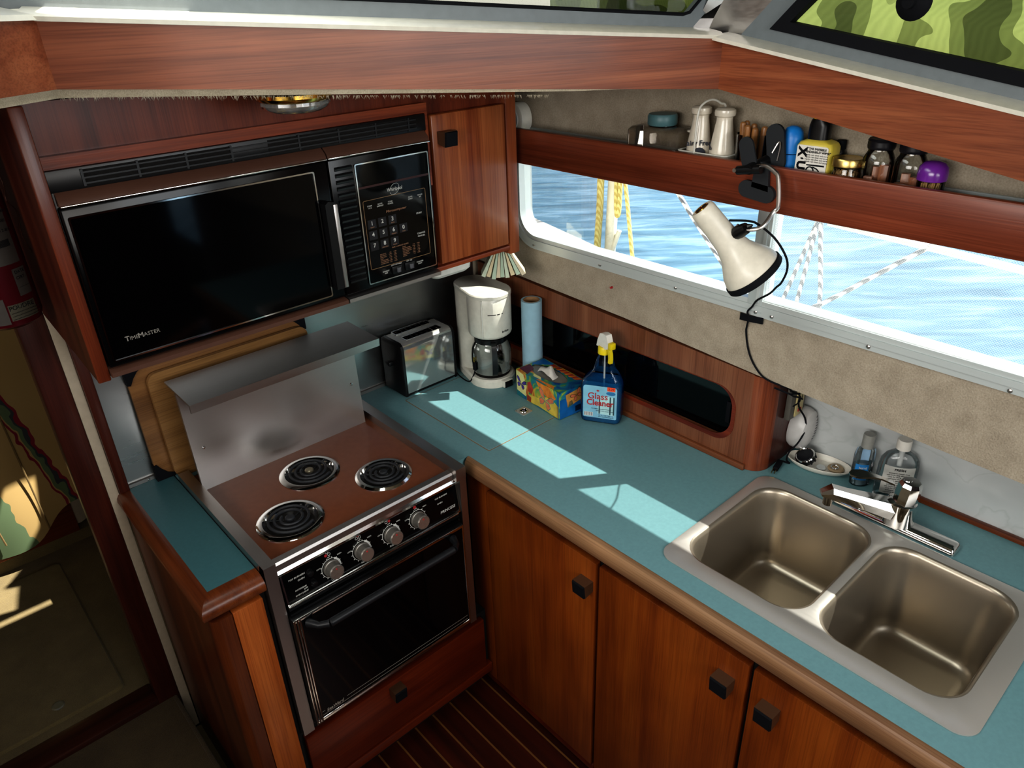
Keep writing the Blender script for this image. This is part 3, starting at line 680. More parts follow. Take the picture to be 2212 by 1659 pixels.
for tx, x, z in (('WARM', .834, .6245), ('BROIL', .888, .6245), ('MEDIUM', .888, .599), ('TIMER', .915, .599), ('MED HIGH', .861, .574), ('ROAST', .888, .574)): sub.text(tx, .0034, face_front((x, YF - .0014, z)))
for i, (a, b) in enumerate((('BEEF PATTY', 'CHOPS'), ('POT ROAST', 'FRANKFURTERS'), ('STEW MEAT', 'WHOLE CHICKEN'), ('STEAK', 'CUT UP CHICKEN'), ('GROUND BEEF', 'FISH FILLETS'), ('GROUND PORK', 'LARGE ROAST'), ('ROUND STEAK', 'BACON'))):
    z = .5585 - i * .0037
    sub.text(a, .0031, face_front((.8445, YF - .0014, z)), align='LEFT'); sub.text(b, .0031, face_front((.906, YF - .0014, z + .004)), align='LEFT')
    for x in (.872, .885, .938, .951): sub.text(('1 LB', '6 MIN', '2 LB', '9 MIN')[(i + int(x * 1000)) % 4], .003, face_front((x, YF - .0014, z + (.004 if x > .9 else 0))))
sub.text('QUICK DEFROST GUIDE', .0042, face_front((.901, YF - .0014, .568)))
sub.text('Microcomputer', .0078, face_front((.90, YF - .0014, .6515)), shear=.25, sx=1.1)
obj('lettering', sub, PRINTT, cp)
wt = MB()
for tx, x, z in (('COOK', .833, .672), ('1 & 2', .833, .6675), ('QUICK', .860, .672), ('DEFROST', .860, .6675), ('COOK', .887, .672), ('POWER', .887, .6675), ('AUTO', .941, .672), ('START', .941, .6675), ('CLOCK', .968, .672), ('SET', .968, .6675), ('EXHAUST', .8555, .517), ('FAN', .8555, .5125), ('COUNTER', .951, .517), ('LIGHT', .951, .5125), ('LOW OFF HIGH', .885, .5265), ('OFF  ON', .921, .5265)): wt.text(tx, .0041 if z > .52 or 1 else .004, face_front((x, YF - .0014, z)))
for tx, x, z in (('START', .961, .631), ('CHANGE', .962, .584), ('CANCEL', .962, .5775)): wt.text(tx, .0054, face_front((x, YF - .0014, z)))
obj('lettering', wt, PRINTW, cp); wt = MB(); wt.text('Whirlpool', .0115, face_front((.9015, YF - .0014, .6975)), shear=.15, sx=.85)
wt.tube([Vector((.9015 + .012 * math.cos(a) * 1.0 + .004 * math.sin(a), YF - .0014, .6975 + .012 * math.sin(a))) for a in [math.radians(-150 + 25 * i) for i in range(13)]], .0004, 4)
obj('logo', wt, PRINTW, cp)
for x in (.885, .921):
    s = obj('switch', MB().box(x - .0135, x + .0135, YF - .004, YF, .506, .523, .001), BLACKP, cp)
    obj('slider', MB().box(x - .002, x + .007, YF - .009, YF - .003, .508, .5195, .001), plain('smoked slider', '#55565a', .2), s)
for a, b in ((X0, .7465), (.7495, X1)):
    obj('bottom_trim', MB().loft([[(x, YF - .001, .482), (x, YF - .008, .4795), (x, YF - .008, .471), (x, YF, .468), (x, 1.44, .470), (x, 1.44, .484)] for x in (a, b)]), BROWNM if a < .5 else STEELX, mw)

# ================================================================== STOVE
st = thing('electric_range', 'stainless three-burner electric range with brown cooktop and black oven door', 'stove', (.648, 1.49, -.55))
obj('body', MB().box(.404, .888, 1.282, 1.735, -.53, -.012), DARKST, st)
obj('cooktop', MB().plate(rrect(.400, .892, 1.268, 1.735, .002, 2), [ell(.635, 1.534, .068, .068, 40), ell(.767, 1.392, .068, .068, 40), ell(.507, 1.389, .071, .071, 40)], -.012, 0.0), BROWNE, st)
def rail(x0, x1, xi):
    m = MB(); m.prism([(1.2485, -.012), (1.2485, .0225), (1.7355, .0225), (1.7355, -.012)], x0, x1, MR)
    m.loft([[(x, 1.2495, -.51), (x, 1.2495, .0215), (x, 1.268, .0215), (x, 1.30, -.06), (x, 1.27, -.12), (x, 1.27, -.51)] for x in (x0, x1 if x0 < .5 else x0 + .0)] if x0 < .5 else [[(x, 1.2495, -.51), (x, 1.2495, .0215), (x, 1.268, .0215), (x, 1.30, -.06), (x, 1.27, -.12), (x, 1.27, -.51)] for x in (.9, .9205)])
    return m
obj('side_rail', rail(.376, .4035, 0), STEELY, st); obj('side_rail', rail(.8895, .9205, 0), STEELY, st)
obj('front_strip', MB().loft([[(x, 1.262, -.012), (x, 1.262, .004), (x, 1.266, .0095), (x, 1.283, .0095), (x, 1.283, -.012)] for x in (.4045, .8885)]), STEELX, st)
obj('chrome_lip', MB().loft([[(x, 1.2600, -.026), (x, 1.2575, -.018), (x, 1.262, -.0115), (x, 1.275, -.0115), (x, 1.275, -.026)] for x in (.4045, .8995)]), CHROME, st)
bg = obj('backguard', MB().loft([[(x, 1.652, -.004), (x, 1.662, -.004), (x, 1.672, .27), (x, 1.662, .27)] for x in (.405, .876)]), STEELX, st)
for x, z in ((.433, .115), (.852, .13)): obj('screw', MB().lathe([(0, 0), (.0045, 0), (.003, .003), (0, .0035)], face_front((x, 1.6565, z)), 12, False, False), CHROME, bg)
obj('shelf', MB().loft([[(x, 1.569, .258), (x, 1.567, .280), (x, 1.727, .2815), (x, 1.727, .277), (x, 1.573, .276), (x, 1.573, .258)] for x in (.4035, .906)]), STEELX, bg)
# burners
for cx, cy, R, cap in ((.635, 1.534, .0765, BRASS if 0 else plain('worn cap', '#8f8672', .35, metal=.8)), (.767, 1.392, .072, COIL), (.507, 1.389, .0785, COIL)):
    k = R / .0785
    bowl = obj('drip_bowl', MB().lathe([(.012 * k, -.022), (.040 * k, -.021), (.056 * k, -.013), (.0625 * k, .0015), (.064 * k, .0055), (.072 * k, .0055), (.0785 * k, .0012), (.0785 * k, -.001), (.068 * k, -.004)], T(cx, cy, .0005), 48, False, False), CHROME, st)
    pts = []
    for i in range(150):
        a = i / 149 * 2 * PI * 2.5; r = (.0205 + .0355 * i / 149) * k; pts.append((cx + r * math.cos(a + 2.2), cy + r * math.sin(a + 2.2), .0085))
    cl = MB().tube([(cx + .058 * k * math.cos(2.2 + 5.0 * PI + .1), cy + .058 * k * math.sin(2.2 + 5.0 * PI + .1), -.006)] + pts[::-1], .0036 * k, 8)
    for j in range(3):
        a = 2 * PI * j / 3 + .4; cl.tube([(cx + .016 * k * math.cos(a), cy + .016 * k * math.sin(a), .002), (cx + .062 * k * math.cos(a), cy + .062 * k * math.sin(a), .003)], .0022, 6)
    co = obj('heating_coil', cl, COIL, bowl)
    obj('center_cap', MB().lathe([(0, .006), (.0115 * k, .006), (.0115 * k, .0105), (.009 * k, .0125), (0, .0125)], T(cx, cy, 0), 24, False, False), cap, bowl)
# control panel, leaning back slightly
pn = Vector((0, -.985, .17)).normalized()
PO = Vector((.655, 1.2665, -.028)); PU = Vector((0, 1.2665 - 1.2555, .08)).normalized()
def PM(x, zf): return fr((x, PO.y - PU.y * zf, PO.z - PU.z * zf), (1, 0, 0), PU)
pa = MB().box(-.2425, .2425, -.083, 0, -.03, 0, .001, M=PM(.655, 0))
cp = obj('control_panel', pa, BLACKD, st)
obj('panel_edge', MB().plate(rrect(-.244, .244, -.0845, .0015, .002, 2), [rrect(-.2405, .2405, -.081, -.002, .001, 2)], -.002, .0015, PM(.655, 0)), CHROME, cp)
for i, (x, zf, nm) in enumerate(((.5285, .046, 'LEFT'), (.6095, .044, 'REAR'), (.692, .043, 'RIGHT'), (.771, .041, ''))):
    kb = MB().lathe([(0, 0), (.0205, 0), (.0205, .006), (.0185, .007), (.0180, .027), (.0165, .0285), (0, .0285)], PM(x, zf), 36, False, False)
    kn = obj('knob', kb, plain('grey knob', '#77736d', .35, metal=.5), cp)
    obj('knob_cap', MB().lathe([(0, .0284), (.0162, .0284), (.0158, .0292), (0, .0292)], PM(x, zf), 36, False, False), steel('spun aluminium', '#b9aca2', .28, metal=.85), kn)
    obj('red_dot', MB().lathe([(0, .0292), (.0021, .0292), (.0018, .0299), (0, .0299)], PM(x, zf) @ T(0, .0095, 0), 12, False, False), PRINTR, kn)
    ring_ = MB().plate(ell(0, 0, .0245, .0245, 36), [ell(0, 0, .0234, .0234, 36)], .0001, .0006, PM(x, zf))
    for j in range(12):
        a = math.radians(-150 + 27 * j); ring_.box(-.0008, .0008, .0245, .0275, .0001, .0006, M=PM(x, zf) @ RZ(a))
    if nm: ring_.text(nm, .0066, PM(x, zf + .0315), .0005); 
    ring_.text('OFF', .0045, PM(x, zf - .0285), .0005); ring_.text('LOW', .0045, PM(x - .030, zf - .012), .0005); ring_.text('HIGH', .0045, PM(x + .026, zf - .024), .0005)
    if i < 3:
        for j, (dx, dy) in enumerate(((-.0042, 0), (.0042, 0), (0, .007))):
            if j != (0, 2, 1)[i]: ring_.plate(ell(dx, dy, .0036, .0036, 18), [ell(dx, dy, .0028, .0028, 18)], .0001, .0006, PM(x - .002, zf - .036))
        ring_.plate([(.0255 * math.cos(math.radians(a)), .0255 * math.sin(math.radians(a))) for a in range(0, 62, 6)] + [(.021 * math.cos(math.radians(a)), .021 * math.sin(math.radians(a))) for a in range(60, -2, -6)], [], .0002, .0007, PM(x, zf))
    obj('dial_print', ring_, PRINTW, cp)
    rd = MB()
    if i < 3:
        dx, dy = ((-.0042, 0), (0, .007), (.0042, 0))[i]; rd.prism(ell(dx, dy, .0036, .0036, 18), .0001, .0008, PM(x - .002, zf - .036))
    else: rd.prism([(-.004, -.003), (.004, -.003), (.004, .003), (.002, .003), (.002, .005), (-.002, .005), (-.002, .003), (-.004, .003)], .0001, .0008, PM(x - .002, zf - .034))
    obj('red_mark', rd, PRINTR, cp)
tx = MB()
for s_, x, zf, z in (('TOP BURNERS', .446, .024, .0055), ('OVEN', .455, .034, .0055), ('ROTISSERIE', .449, .056, .0048), ('OFF', .460, .062, .0048), ('OVEN LIGHT', .449, .069, .0048), ('TOP BURNERS', .848, .016, .0052), ('OVEN', .842, .032, .0052)): tx.text(s_, z, PM(x, zf), .0005, shear=.2, sx=1.15)
tx.text('PRINCESS', .0105, PM(.862, .060), .0005, shear=.2, sx=1.05)
obj('lettering', tx, PRINTW, cp)
for x, zf in ((.477, .030), (.481, .060)): obj('toggle', MB().lathe([(0, 0), (.0085, 0), (.0085, .004), (.006, .009), (0, .010)], PM(x, zf), 16, False, False), BLACKP, cp)
# oven door
obj('vent_trim', MB().loft([[(x, 1.251, -.111), (x, 1.247, -.119), (x, 1.262, -.123), (x, 1.246, -.128), (x, 1.246, -.134), (x, 1.285, -.134), (x, 1.285, -.111)] for x in (.4095, .889)]), BLACKD, st)
obj('vent_trim', MB().box(.4095, .889, 1.2485, 1.253, -.1125, -.109, .001), CHROME, st)
od = obj('oven_door', MB().box(.4055, .8885, 1.235, 1.279, -.482, -.136, .002), BLACKP, st)
obj('glass', MB().box(.424, .8815, 1.2335, 1.237, -.468, -.146), BLACKG, od)
f = MB(); f.box(.4065, .8875, 1.232, 1.238, -.1455, -.137, .0015); f.box(.4065, .8875, 1.232, 1.238, -.4815, -.469, .002)
f.box(.882, .8875, 1.232, 1.238, -.47, -.144, .0015)
for x in (.4065, .4135, .4195): f.box(x, x + .0048, 1.231, 1.238, -.4815, -.137, .0015)
obj('frame', f, CHROME, od)
hb = MB().cyl((.472, 1.192, -.1565), (.826, 1.192, -.1565), .0098, n=18, bev=.003)
for x in (.452, .842): hb.tube([(x + (.02 if x < .6 else -.016), 1.192, -.1565), (x, 1.205, -.158), (x - (.012 if x < .6 else -.01), 1.234, -.162)], [.0088, .0075, .011], 12)
obj('handle', hb, plain('handle black', '#17181b', .42), od)
lg = MB(); lg.text('SeaWard', .0125, face_front((.4605, 1.2334, -.4545)), shear=.2, bold=.0002); lg.box(.494, .879, 1.2329, 1.2334, -.4505, -.4497); lg.box(.425, .879, 1.2329, 1.2334, -.4620, -.4612); lg.box(.425, .433, 1.2329, 1.2334, -.4505, -.4497)
obj('lettering', lg, SILVER, od)

# drawer under the range
dc = thing('drawer_cabinet', 'teak drawer unit directly under the oven door', 'drawer cabinet', (.655, 1.5, -.88))
obj('carcass', MB().box(.378, .985, 1.292, 1.78, -.78, -.545), GAP, dc)
d = obj('drawer', MB().box(.383, .962, 1.27, 1.291, -.741, -.553, .003), LOW_X, dc)
square_knob(d, (.645, 1.27, -.585), 'y', .0185)
obj('base_rail', MB().box(.378, .985, 1.272, 1.31, -.785, -.752, .002), LOW_X, dc)
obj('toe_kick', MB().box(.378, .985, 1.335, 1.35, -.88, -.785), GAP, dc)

# ================================================================== BASE CABINETS
lc = thing('base_cabinet', 'narrow teak base cabinet left of the range with rounded corner', 'base cabinet', (.31, 1.52, -.88))
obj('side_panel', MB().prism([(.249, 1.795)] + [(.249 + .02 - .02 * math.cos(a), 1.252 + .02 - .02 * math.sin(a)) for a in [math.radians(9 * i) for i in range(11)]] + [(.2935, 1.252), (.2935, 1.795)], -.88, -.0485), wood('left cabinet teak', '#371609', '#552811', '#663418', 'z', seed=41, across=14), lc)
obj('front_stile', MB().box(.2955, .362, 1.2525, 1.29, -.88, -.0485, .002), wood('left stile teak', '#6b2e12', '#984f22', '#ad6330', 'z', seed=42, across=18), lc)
obj('side_panel', MB().box(.364, .3745, 1.275, 1.78, -.88, -.0485), GAP, lc)
def door(parent, y0, y1, ky):
    d = obj('door', MB().box(.985, 1.004, y0, y1, -.816, -.093, .0035), LOW_Z, parent)
    if ky: square_knob(d, (.985, ky, -.168), 'x', .0195)
    return d
c1 = thing('base_cabinet', 'single-door teak base cabinet in the corner beside the range', 'base cabinet', (1.2, 1.05, -.88))
obj('filler', MB().box(.987, 1.004, 1.2555, 1.336, -.82, -.06, .002), LOW_Z, c1)
door(c1, .8615, 1.2525, .887)
obj('carcass', MB().box(1.006, 1.03, .858, 1.60, -.82, -.055), GAP, c1)
obj('base_rail', MB().box(.992, 1.03, .858, 1.335, -.85, -.822, .002), LOW_X, c1)
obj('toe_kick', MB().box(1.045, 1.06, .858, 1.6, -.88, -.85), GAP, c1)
c2 = thing('base_cabinet', 'double-door teak base cabinet under the sink', 'base cabinet', (1.2, .45, -.88))
door(c2, .4605, .8515, .505); door(c2, .065, .4515, .405)
obj('carcass', MB().box(1.006, 1.03, -.35, .855, -.82, -.055), GAP, c2)
obj('stile', MB().box(.99, 1.004, -.35, .058, -.82, -.06), LOW_Z, c2)
obj('base_rail', MB().box(.992, 1.03, -.35, .855, -.85, -.822, .002), LOW_X, c2)
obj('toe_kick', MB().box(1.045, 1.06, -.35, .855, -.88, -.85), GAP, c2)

# ================================================================== COUNTERTOPS
def edge_profile(): return [(.0, 0), (.006, .0015), (.016, .001), (.0215, -.006), (.0225, -.016), (.0215, -.034), (.017, -.043), (.008, -.046), (.0, -.046)]
ct = thing('countertop', 'long teal laminate countertop with oak edge along the window wall', 'countertop', (1.28, .7, -.04))
lam = MB()
for b in ((.9755, 1.043, -.35, 1.81), (.922, .9755, 1.306, 1.81), (1.043, 1.61, .706, 1.81), (1.043, 1.61, -.35, .12), (1.4285, 1.61, .12, .706), (1.043, 1.4285, .405, .418), (.378, .922, 1.7385, 1.81)): lam.box(b[0], b[1], b[2], b[3], -.04, 0)
obj('laminate', lam, LAM, ct)
ed = MB().loft([[(.976 - d, y, z) for d, z in edge_profile()] for y in (-.35, 1.0, 1.296)]); ed.loft([[(.976 - d * k, 1.296 + .009 * (1 - k) + (0 if k == 1 else .002), z * (.6 + .4 * k) if k < 1 else z) for d, z in edge_profile()] for k in (1, .8, .3)])
obj('edging', ed, EDGE_Y, ct)
obj('back_strip', MB().box(1.596, 1.6095, -.35, .425, .0004, .013, .003), EDGE_DK, ct)
hl = obj('hatch_lid', MB().slab(rrect(1.0305, 1.4, 1.2865, 1.672, .004, 3), 0, .0012, .0006, T(0, 0, .0002)), LAM, ct)
gp = MB().plate(rrect(1.028, 1.4025, 1.284, 1.6745, .006, 3), [rrect(1.0308, 1.3997, 1.2868, 1.6717, .004, 3)], .0001, .0007); obj('hatch_groove', gp, plain('worn particle edge', '#7c6247', .8), ct)
rp = obj('ring_pull', MB().plate(rrect(1.2165, 1.2535, 1.352, 1.390, .003, 3), [ell(1.235, 1.371, .0125, .0125, 24)], .0012, .0032), STEELR, hl)
m = MB().lathe([(0, .0014), (.0125, .0014), (.0125, .0032)], T(1.235, 1.371, 0), 24, False, False); m.tube([(1.235 + .0105 * math.cos(a), 1.371 + .0105 * math.sin(a), .0036) for a in [2 * PI * i / 24 for i in range(24)]], .0016, 6, True); m.lathe([(0, .0036), (.004, .0036), (.003, .005), (0, .005)], T(1.235, 1.371, 0), 12, False, False)
for dx in (-.0145, .0145):
    for dy in (-.015, .015): m.lathe([(0, .0032), (.002, .0032), (0, .0042)], T(1.235 + dx, 1.371 + dy, 0), 8, False, False)
obj('ring', m, CHROME, rp) if 0 else obj('ring', m, CHROME, hl)
# left counter
cl = thing('countertop', 'narrow teal countertop strip with dark wood edge left of the range', 'countertop', (.31, 1.54, -.04))
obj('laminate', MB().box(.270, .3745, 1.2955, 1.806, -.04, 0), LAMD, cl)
e2 = MB(); pf = [(0, 0), (.008, .0006), (.015, -.002), (.0215, -.0075), (.0255, -.016), (.0265, -.026), (.0245, -.036), (.019, -.0425), (.010, -.0455), (0, -.0455)]
e2.loft([[(.270 - d * 1.25, 1.2955 - d * 1.7, z) for d, z in pf], [(.270 - d * 1.25, 1.74, z) for d, z in pf], [(.270 - d * 1.25, 1.80, z) for d, z in pf], [(.270 - d * .8, 1.818, z) for d, z in pf]])
e2.loft([[(.270 - d * 1.25, 1.2955 - d * 1.7, z) for d, z in pf], [(.3745, 1.2955 - d * 1.7, z) for d, z in pf]])
obj('edging', e2, EDGE_DK, cl)

# stainless backsplash
bk = thing('backsplash', 'stainless steel sheet on the wall behind the range and toaster', 'backsplash', (.83, 1.805, 0))
obj('sheet', MB().box(.2725, 1.42, 1.803, 1.8095, .002, .47), STEELW, bk)
ts = obj('trim_strip', MB().loft([[(x, 1.7955, .0005), (x, 1.7955, .010), (x, 1.799, .0125), (x, 1.803, .0125), (x, 1.803, .0005)] for x in (.2725, 1.42)]), STEELX, bk)
for x in (.32, .62, .93, 1.2): obj('screw', MB().lathe([(0, 0), (.004, 0), (.003, .002), (0, .003)], face_front((x, 1.7955, .006)), 10, False, False), CHROME, ts)

# ================================================================== SINK
sk = MB()
outer = rrect(1.0255, 1.4475, .099, .7245, .035, 8)
def bowl(x0, x1, y0, y1, r, depth):
    L = []
    for ins, z, rr in ((0, .004, r), (.004, .002, r), (.008, -.006, r - .004), (.012, -.03, r - .005), (.020, -depth + .04, r - .006), (.024, -depth + .018, r - .008), (.033, -depth + .006, r - .016), (.048, -depth, r - .026)):
        L.append([(x, y, z) for x, y in rrect(x0 + ins, x1 - ins, y0 + ins, y1 - ins, max(.012, rr), 8)])
    return L
b1 = (1.066, 1.42, .421, .700, .062); b2 = (1.068, 1.42, .1385, .404, .062)
h1 = rrect(*b1[:4], b1[4], 8); h2 = rrect(*b2[:4], b2[4], 8)
inn = rrect(1.0265 + .003, 1.4475 - .004, .099 + .004, .7245 - .004, .032, 8)
sk.mi = 0; sk.plate(inn, [h1, h2], .004, .004)
sk.loft([[(x, y, .0005) for x, y in outer], [(x, y, .003) for x, y in outer], [(x, y, .004) for x, y in inn]], False, False)
sk.mi = 1
for b in (b1, b2): sk.loft(bowl(*b, .208), False, True)
so_ = obj('sink', sk, [STEELR, STEELS], loc=(1.236, .41, 0), ang=50)
tag(so_, 'stainless steel double-bowl sink set into the teal countertop', 'sink')
for b in (b1, b2):
    cx, cy = (b[0] + b[1]) / 2, (b[2] + b[3]) / 2
    obj('drain', MB().lathe([(.041, .0006), (.039, .003), (.03, .002), (.026, -.0), (0, .0004)], T(cx - .03, cy, -.208), 28, False, False), CHROME, so_)

# faucet
fa = thing('faucet', 'chrome single-lever kitchen faucet on a deck plate behind the sink', 'faucet', (1.475, .42, 0))
dp = rrect(1.4555, 1.502, .287, .555, .009, 4)
obj('deck_plate', MB().loft([[(x, y, .0005) for x, y in dp], [(x, y, .006) for x, y in dp], [(1.479 + (x - 1.479) * .82, .42 + (y - .42) * .97, .014) for x, y in dp], [(1.479 + (x - 1.479) * .7, .42 + (y - .42) * .95, .016) for x, y in dp]]), CHROME, fa)
obj('body', MB().lathe([(0, .014), (.033, .014), (.0325, .02), (.031, .05), (.031, .062), (.030, .068), (.024, .072), (0, .072)], T(1.478, .415, 0), 32, False, False), CHROME, fa)
c0 = Vector((1.472, .425, .045)); c1v = Vector((1.383, .53, .083)); dd = (c1v - c0); dn = Vector((dd.x, dd.y, 0)).normalized(); sd_ = Vector((-dn.y, dn.x, 0))
def sec(c, w, h, tilt=0): return [c + sd_ * w * .6 + Vector((0, 0, h)), c + sd_ * w + Vector((0, 0, h * .2)), c + sd_ * w * .9 - Vector((0, 0, h)), c - sd_ * w * .9 - Vector((0, 0, h)), c - sd_ * w + Vector((0, 0, h * .2)), c - sd_ * w * .6 + Vector((0, 0, h))]
sp = MB().loft([sec(c0, .027, .019), sec(c0 + dd * .35, .022, .016), sec(c0 + dd * .75, .017, .013), sec(c1v, .0165, .0135), sec(c1v + dn * .022 + Vector((0, 0, -.004)), .012, .004)])
sp.cyl(c1v + dn * .004 + Vector((0, 0, -.034)), c1v + dn * .004 + Vector((0, 0, -.006)), .0105, .0115)
obj('spout', sp, CHROME, fa, ang=25)
oc = [(.024 * math.cos(math.radians(22.5 + 45 * i)), .024 * math.sin(math.radians(22.5 + 45 * i))) for i in range(8)]
hm = MB().loft([[(x, y, .07) for x, y in oc], [(x * 1.03, y * 1.03, .10) for x, y in oc], [(x * .98, y * .98, .116) for x, y in oc], [(x * .8, y * .8, .124) for x, y in oc]], M=T(1.477, .415, 0) @ Matrix.Rotation(math.radians(4), 4, 'X'))
hm.lathe([(0, .1235), (.010, .1235), (.009, .1255), (0, .1255)], T(1.477, .415, .0), 20, False, False)
hn = obj('handle', hm, CHROME, fa, ang=20)
lv0 = Vector((1.462, .435, .112)); lv1 = Vector((1.412, .512, .124)); lm = MB()
loops = []
for t_, wd in ((0, .007), (.3, .006), (.5, .009), (.72, .0155), (.9, .014), (1, .004)):
    c = lv0.lerp(lv1, t_) + Vector((0, 0, .008 * math.sin(PI * t_))); loops.append([c + sd_ * wd + Vector((0, 0, .002)), c + sd_ * wd - Vector((0, 0, .002)), c - sd_ * wd - Vector((0, 0, .002)), c - sd_ * wd + Vector((0, 0, .002))])
lm.loft(loops); obj('lever', lm, CHROME, hn)
# ================================================================== SLIDING-DOOR LOCKER BEHIND THE COUNTER
ZB = .0008
lk = thing('locker', 'teak locker along the hull with black sliding glass doors and rounded corner', 'locker', (1.52, 1.25, 0))
PY0, PY1 = .775, 1.79
hole = rrect(.818, 1.775, .062, .206, [.05, .055, .05, .055], 8)
obj('face_panel', MB().plate([(PY0, ZB), (PY1, ZB), (PY1, .31), (PY0, .264)], [hole], 1.43, 1.446, MR), wood('locker face teak', '#5e3725', '#7c4e37', '#8d5f45', 'z', seed=12, across=14), lk)
arc = [(1.43 + .045 - .045 * math.cos(a), .775 - .045 * math.sin(a)) for a in [math.radians(9 * i) for i in range(11)]]
obj('corner_post', MB().loft([[(x, y, ZB) for x, y in arc] + [(1.475, .745, ZB), (1.446, .775, ZB)], [(x, y, .262) for x, y in arc] + [(1.475, .745, .262), (1.446, .775, .262)]]), wood('locker corner teak', '#5f2c1a', '#7d4229', '#905538', 'z', seed=45, across=40), lk)
obj('side_panel', MB().box(1.475, 1.608, .730, .745, ZB, .275), TEAK_DK, lk)
obj('foot_trim', MB().box(1.420, 1.43, .767, 1.77, .0005, .016, .002), wood('locker foot teak', '#56301c', '#7a4a2f', '#8e5a3b', 'y', seed=46), lk)
lip = MB().plate(rrect(.812, 1.781, .054, .2065, .055, 8), [rrect(.822, 1.771, .0665, .2055, .052, 8)], 1.4285, 1.4305, MR); obj('opening_lip', lip, TEAK_DY, lk)
for y0, y1, x in ((.812, 1.26, 1.4495), (1.22, 1.79, 1.4545)):
    g = obj('sliding_door', MB().box(x, x + .004, y0, y1, .055, .21), BLACKG, lk)
    yy = .842 if y0 < 1 else 1.26
    obj('finger_pull', MB().box(x - .004, x, yy - .006, yy + .006, .098, .158, .0015), BLACKM, g)
obj('inside', MB().box(1.459, 1.60, .76, 1.79, .05, .215), GAP, lk)
# outlet, alarm
YS = .730
t = thing('outlet', 'ivory power outlet on the end of the teak locker', 'outlet', (1.548, YS, .168))
obj('box', MB().box(1.512, 1.582, YS - .016, YS - .0005, .128, .215, .003), plain('grey outlet box', '#55524c', .5), t)
pl = obj('face', MB().box(1.53, 1.566, YS - .020, YS - .016, .134, .208, .002), plain('ivory plastic', '#b9ab7c', .4), t)
m = MB()
for x in (1.543, 1.553): m.box(x - .001, x + .001, YS - .0208, YS - .0199, .18, .189)
obj('slot', m, GAP, pl); obj('reset_button', MB().box(1.541, 1.555, YS - .0215, YS - .0199, .146, .154), PRINTR, pl)
t = thing('plug_in_alarm', 'white oval plug-in alarm with vent slots on the locker end', 'alarm', (1.578, YS, .085))
MA = fr((1.577, YS - .001, .086), (1, 0, 0), (0, 0, 1)) @ Matrix.Rotation(math.radians(-14), 4, 'Z')
def oval(k, z): return [(x * k, y * k, z) for x, y in ell(0, 0, .037, .056, 40)]
obj('housing', MB().loft([oval(.92, 0), oval(1, .008), oval(1, .026), oval(.9, .040), oval(.6, .048), oval(.2, .051)], M=MA), plain('grey-white plastic', '#b5b3b1', .35), t)
m = MB()
for i in range(9):
    yy = .036 - i * .0072; hw = math.sqrt(max(0, 1 - (yy / .056) ** 2)) * .035
    def dome(x, y):
        r = math.hypot(x / .037, y / .056); K = ((1, .026), (.9, .040), (.6, .048), (.2, .051), (0, .051))
        for (r1, z1), (r0, z0) in zip(K, K[1:]):
            if r >= r0: return z0 + (z1 - z0) * (r - r0) / max(r1 - r0, 1e-6)
    m.tube([MA @ Vector((x, yy, dome(x, yy))) for x in [.006 + (hw - .008) * q / 6 for q in range(7)]], .0011, 5)
obj('vent_slot', m, plain('slot grey', '#55565a', .6), t)
obj('button', MB().box(-.022, -.010, -.034, -.018, .03, .0385, .001, M=MA), GREYP, t)

# ================================================================== ON THE COUNTER
# toaster
to = thing('toaster', 'chrome two-slice toaster with black ends beside the range', 'toaster', (1.137, 1.735, 0))
M = T(1.137, 1.735, 0)
sh = MB(); sect = [(-.054, .012), (-.054, .155), (-.050, .168), (-.040, .175), (.040, .175), (.050, .168), (.054, .155), (.054, .012)]
sh.mi = 0; sh.loft([[(x, y, z) for y, z in sect] for x in (-.0895, .0895)], M=M); sh.mi = 1; sh.loft([[(x, y, z + .0006) for y, z in sect[2:6]] for x in (-.0894, .0894)], False, False, M=M, closed=False)
obj('shell', sh, [steel('toaster chrome', '#d3d8d6', .11, 'x', .04, metal=.85), steel('toaster top steel', '#c6c6c2', .4, 'x', metal=.7)], to)
for s in (-1, 1):
    k = .0895 * s; obj('end_cap', MB().loft([[(k, y * 1.03, .004 if z < .02 else z * 1.012) for y, z in sect], [(k + s * .008, y * 1.02, .004 if z < .02 else z * 1.005) for y, z in sect], [(k + s * .0125, y * .9, .008 if z < .02 else z * .96) for y, z in sect]], M=M), BLACKP, to)
obj('base', MB().box(-.088, .088, -.05, .05, .0008, .0125, .003, M=M), BLACKP, to)
for y in (-.022, .033):
    sl = obj('slot', MB().box(-.063, .063, y - .0125, y + .0125, .1738, .1756, M=M), GAP, to)
    m = MB().plate(rrect(-.066, .066, y - .0155, y + .0155, .006, 4), [rrect(-.063, .063, y - .0125, y + .0125, .004, 4)], .1748, .1768, M)
    obj('slot_rim', m, CHROME, sl)
    m = MB()
    for i in range(7): m.box(-.054 + i * .018 - .0012, -.054 + i * .018 + .0012, y - .0125, y + .0125, .1752, .1762, M=M)
    obj('guide_wire', m, DARKST, sl)
m = MB().box(-.118, -.101, -.012, .012, .098, .112, .003, M=M); obj('lever', m, BLACKP, to)
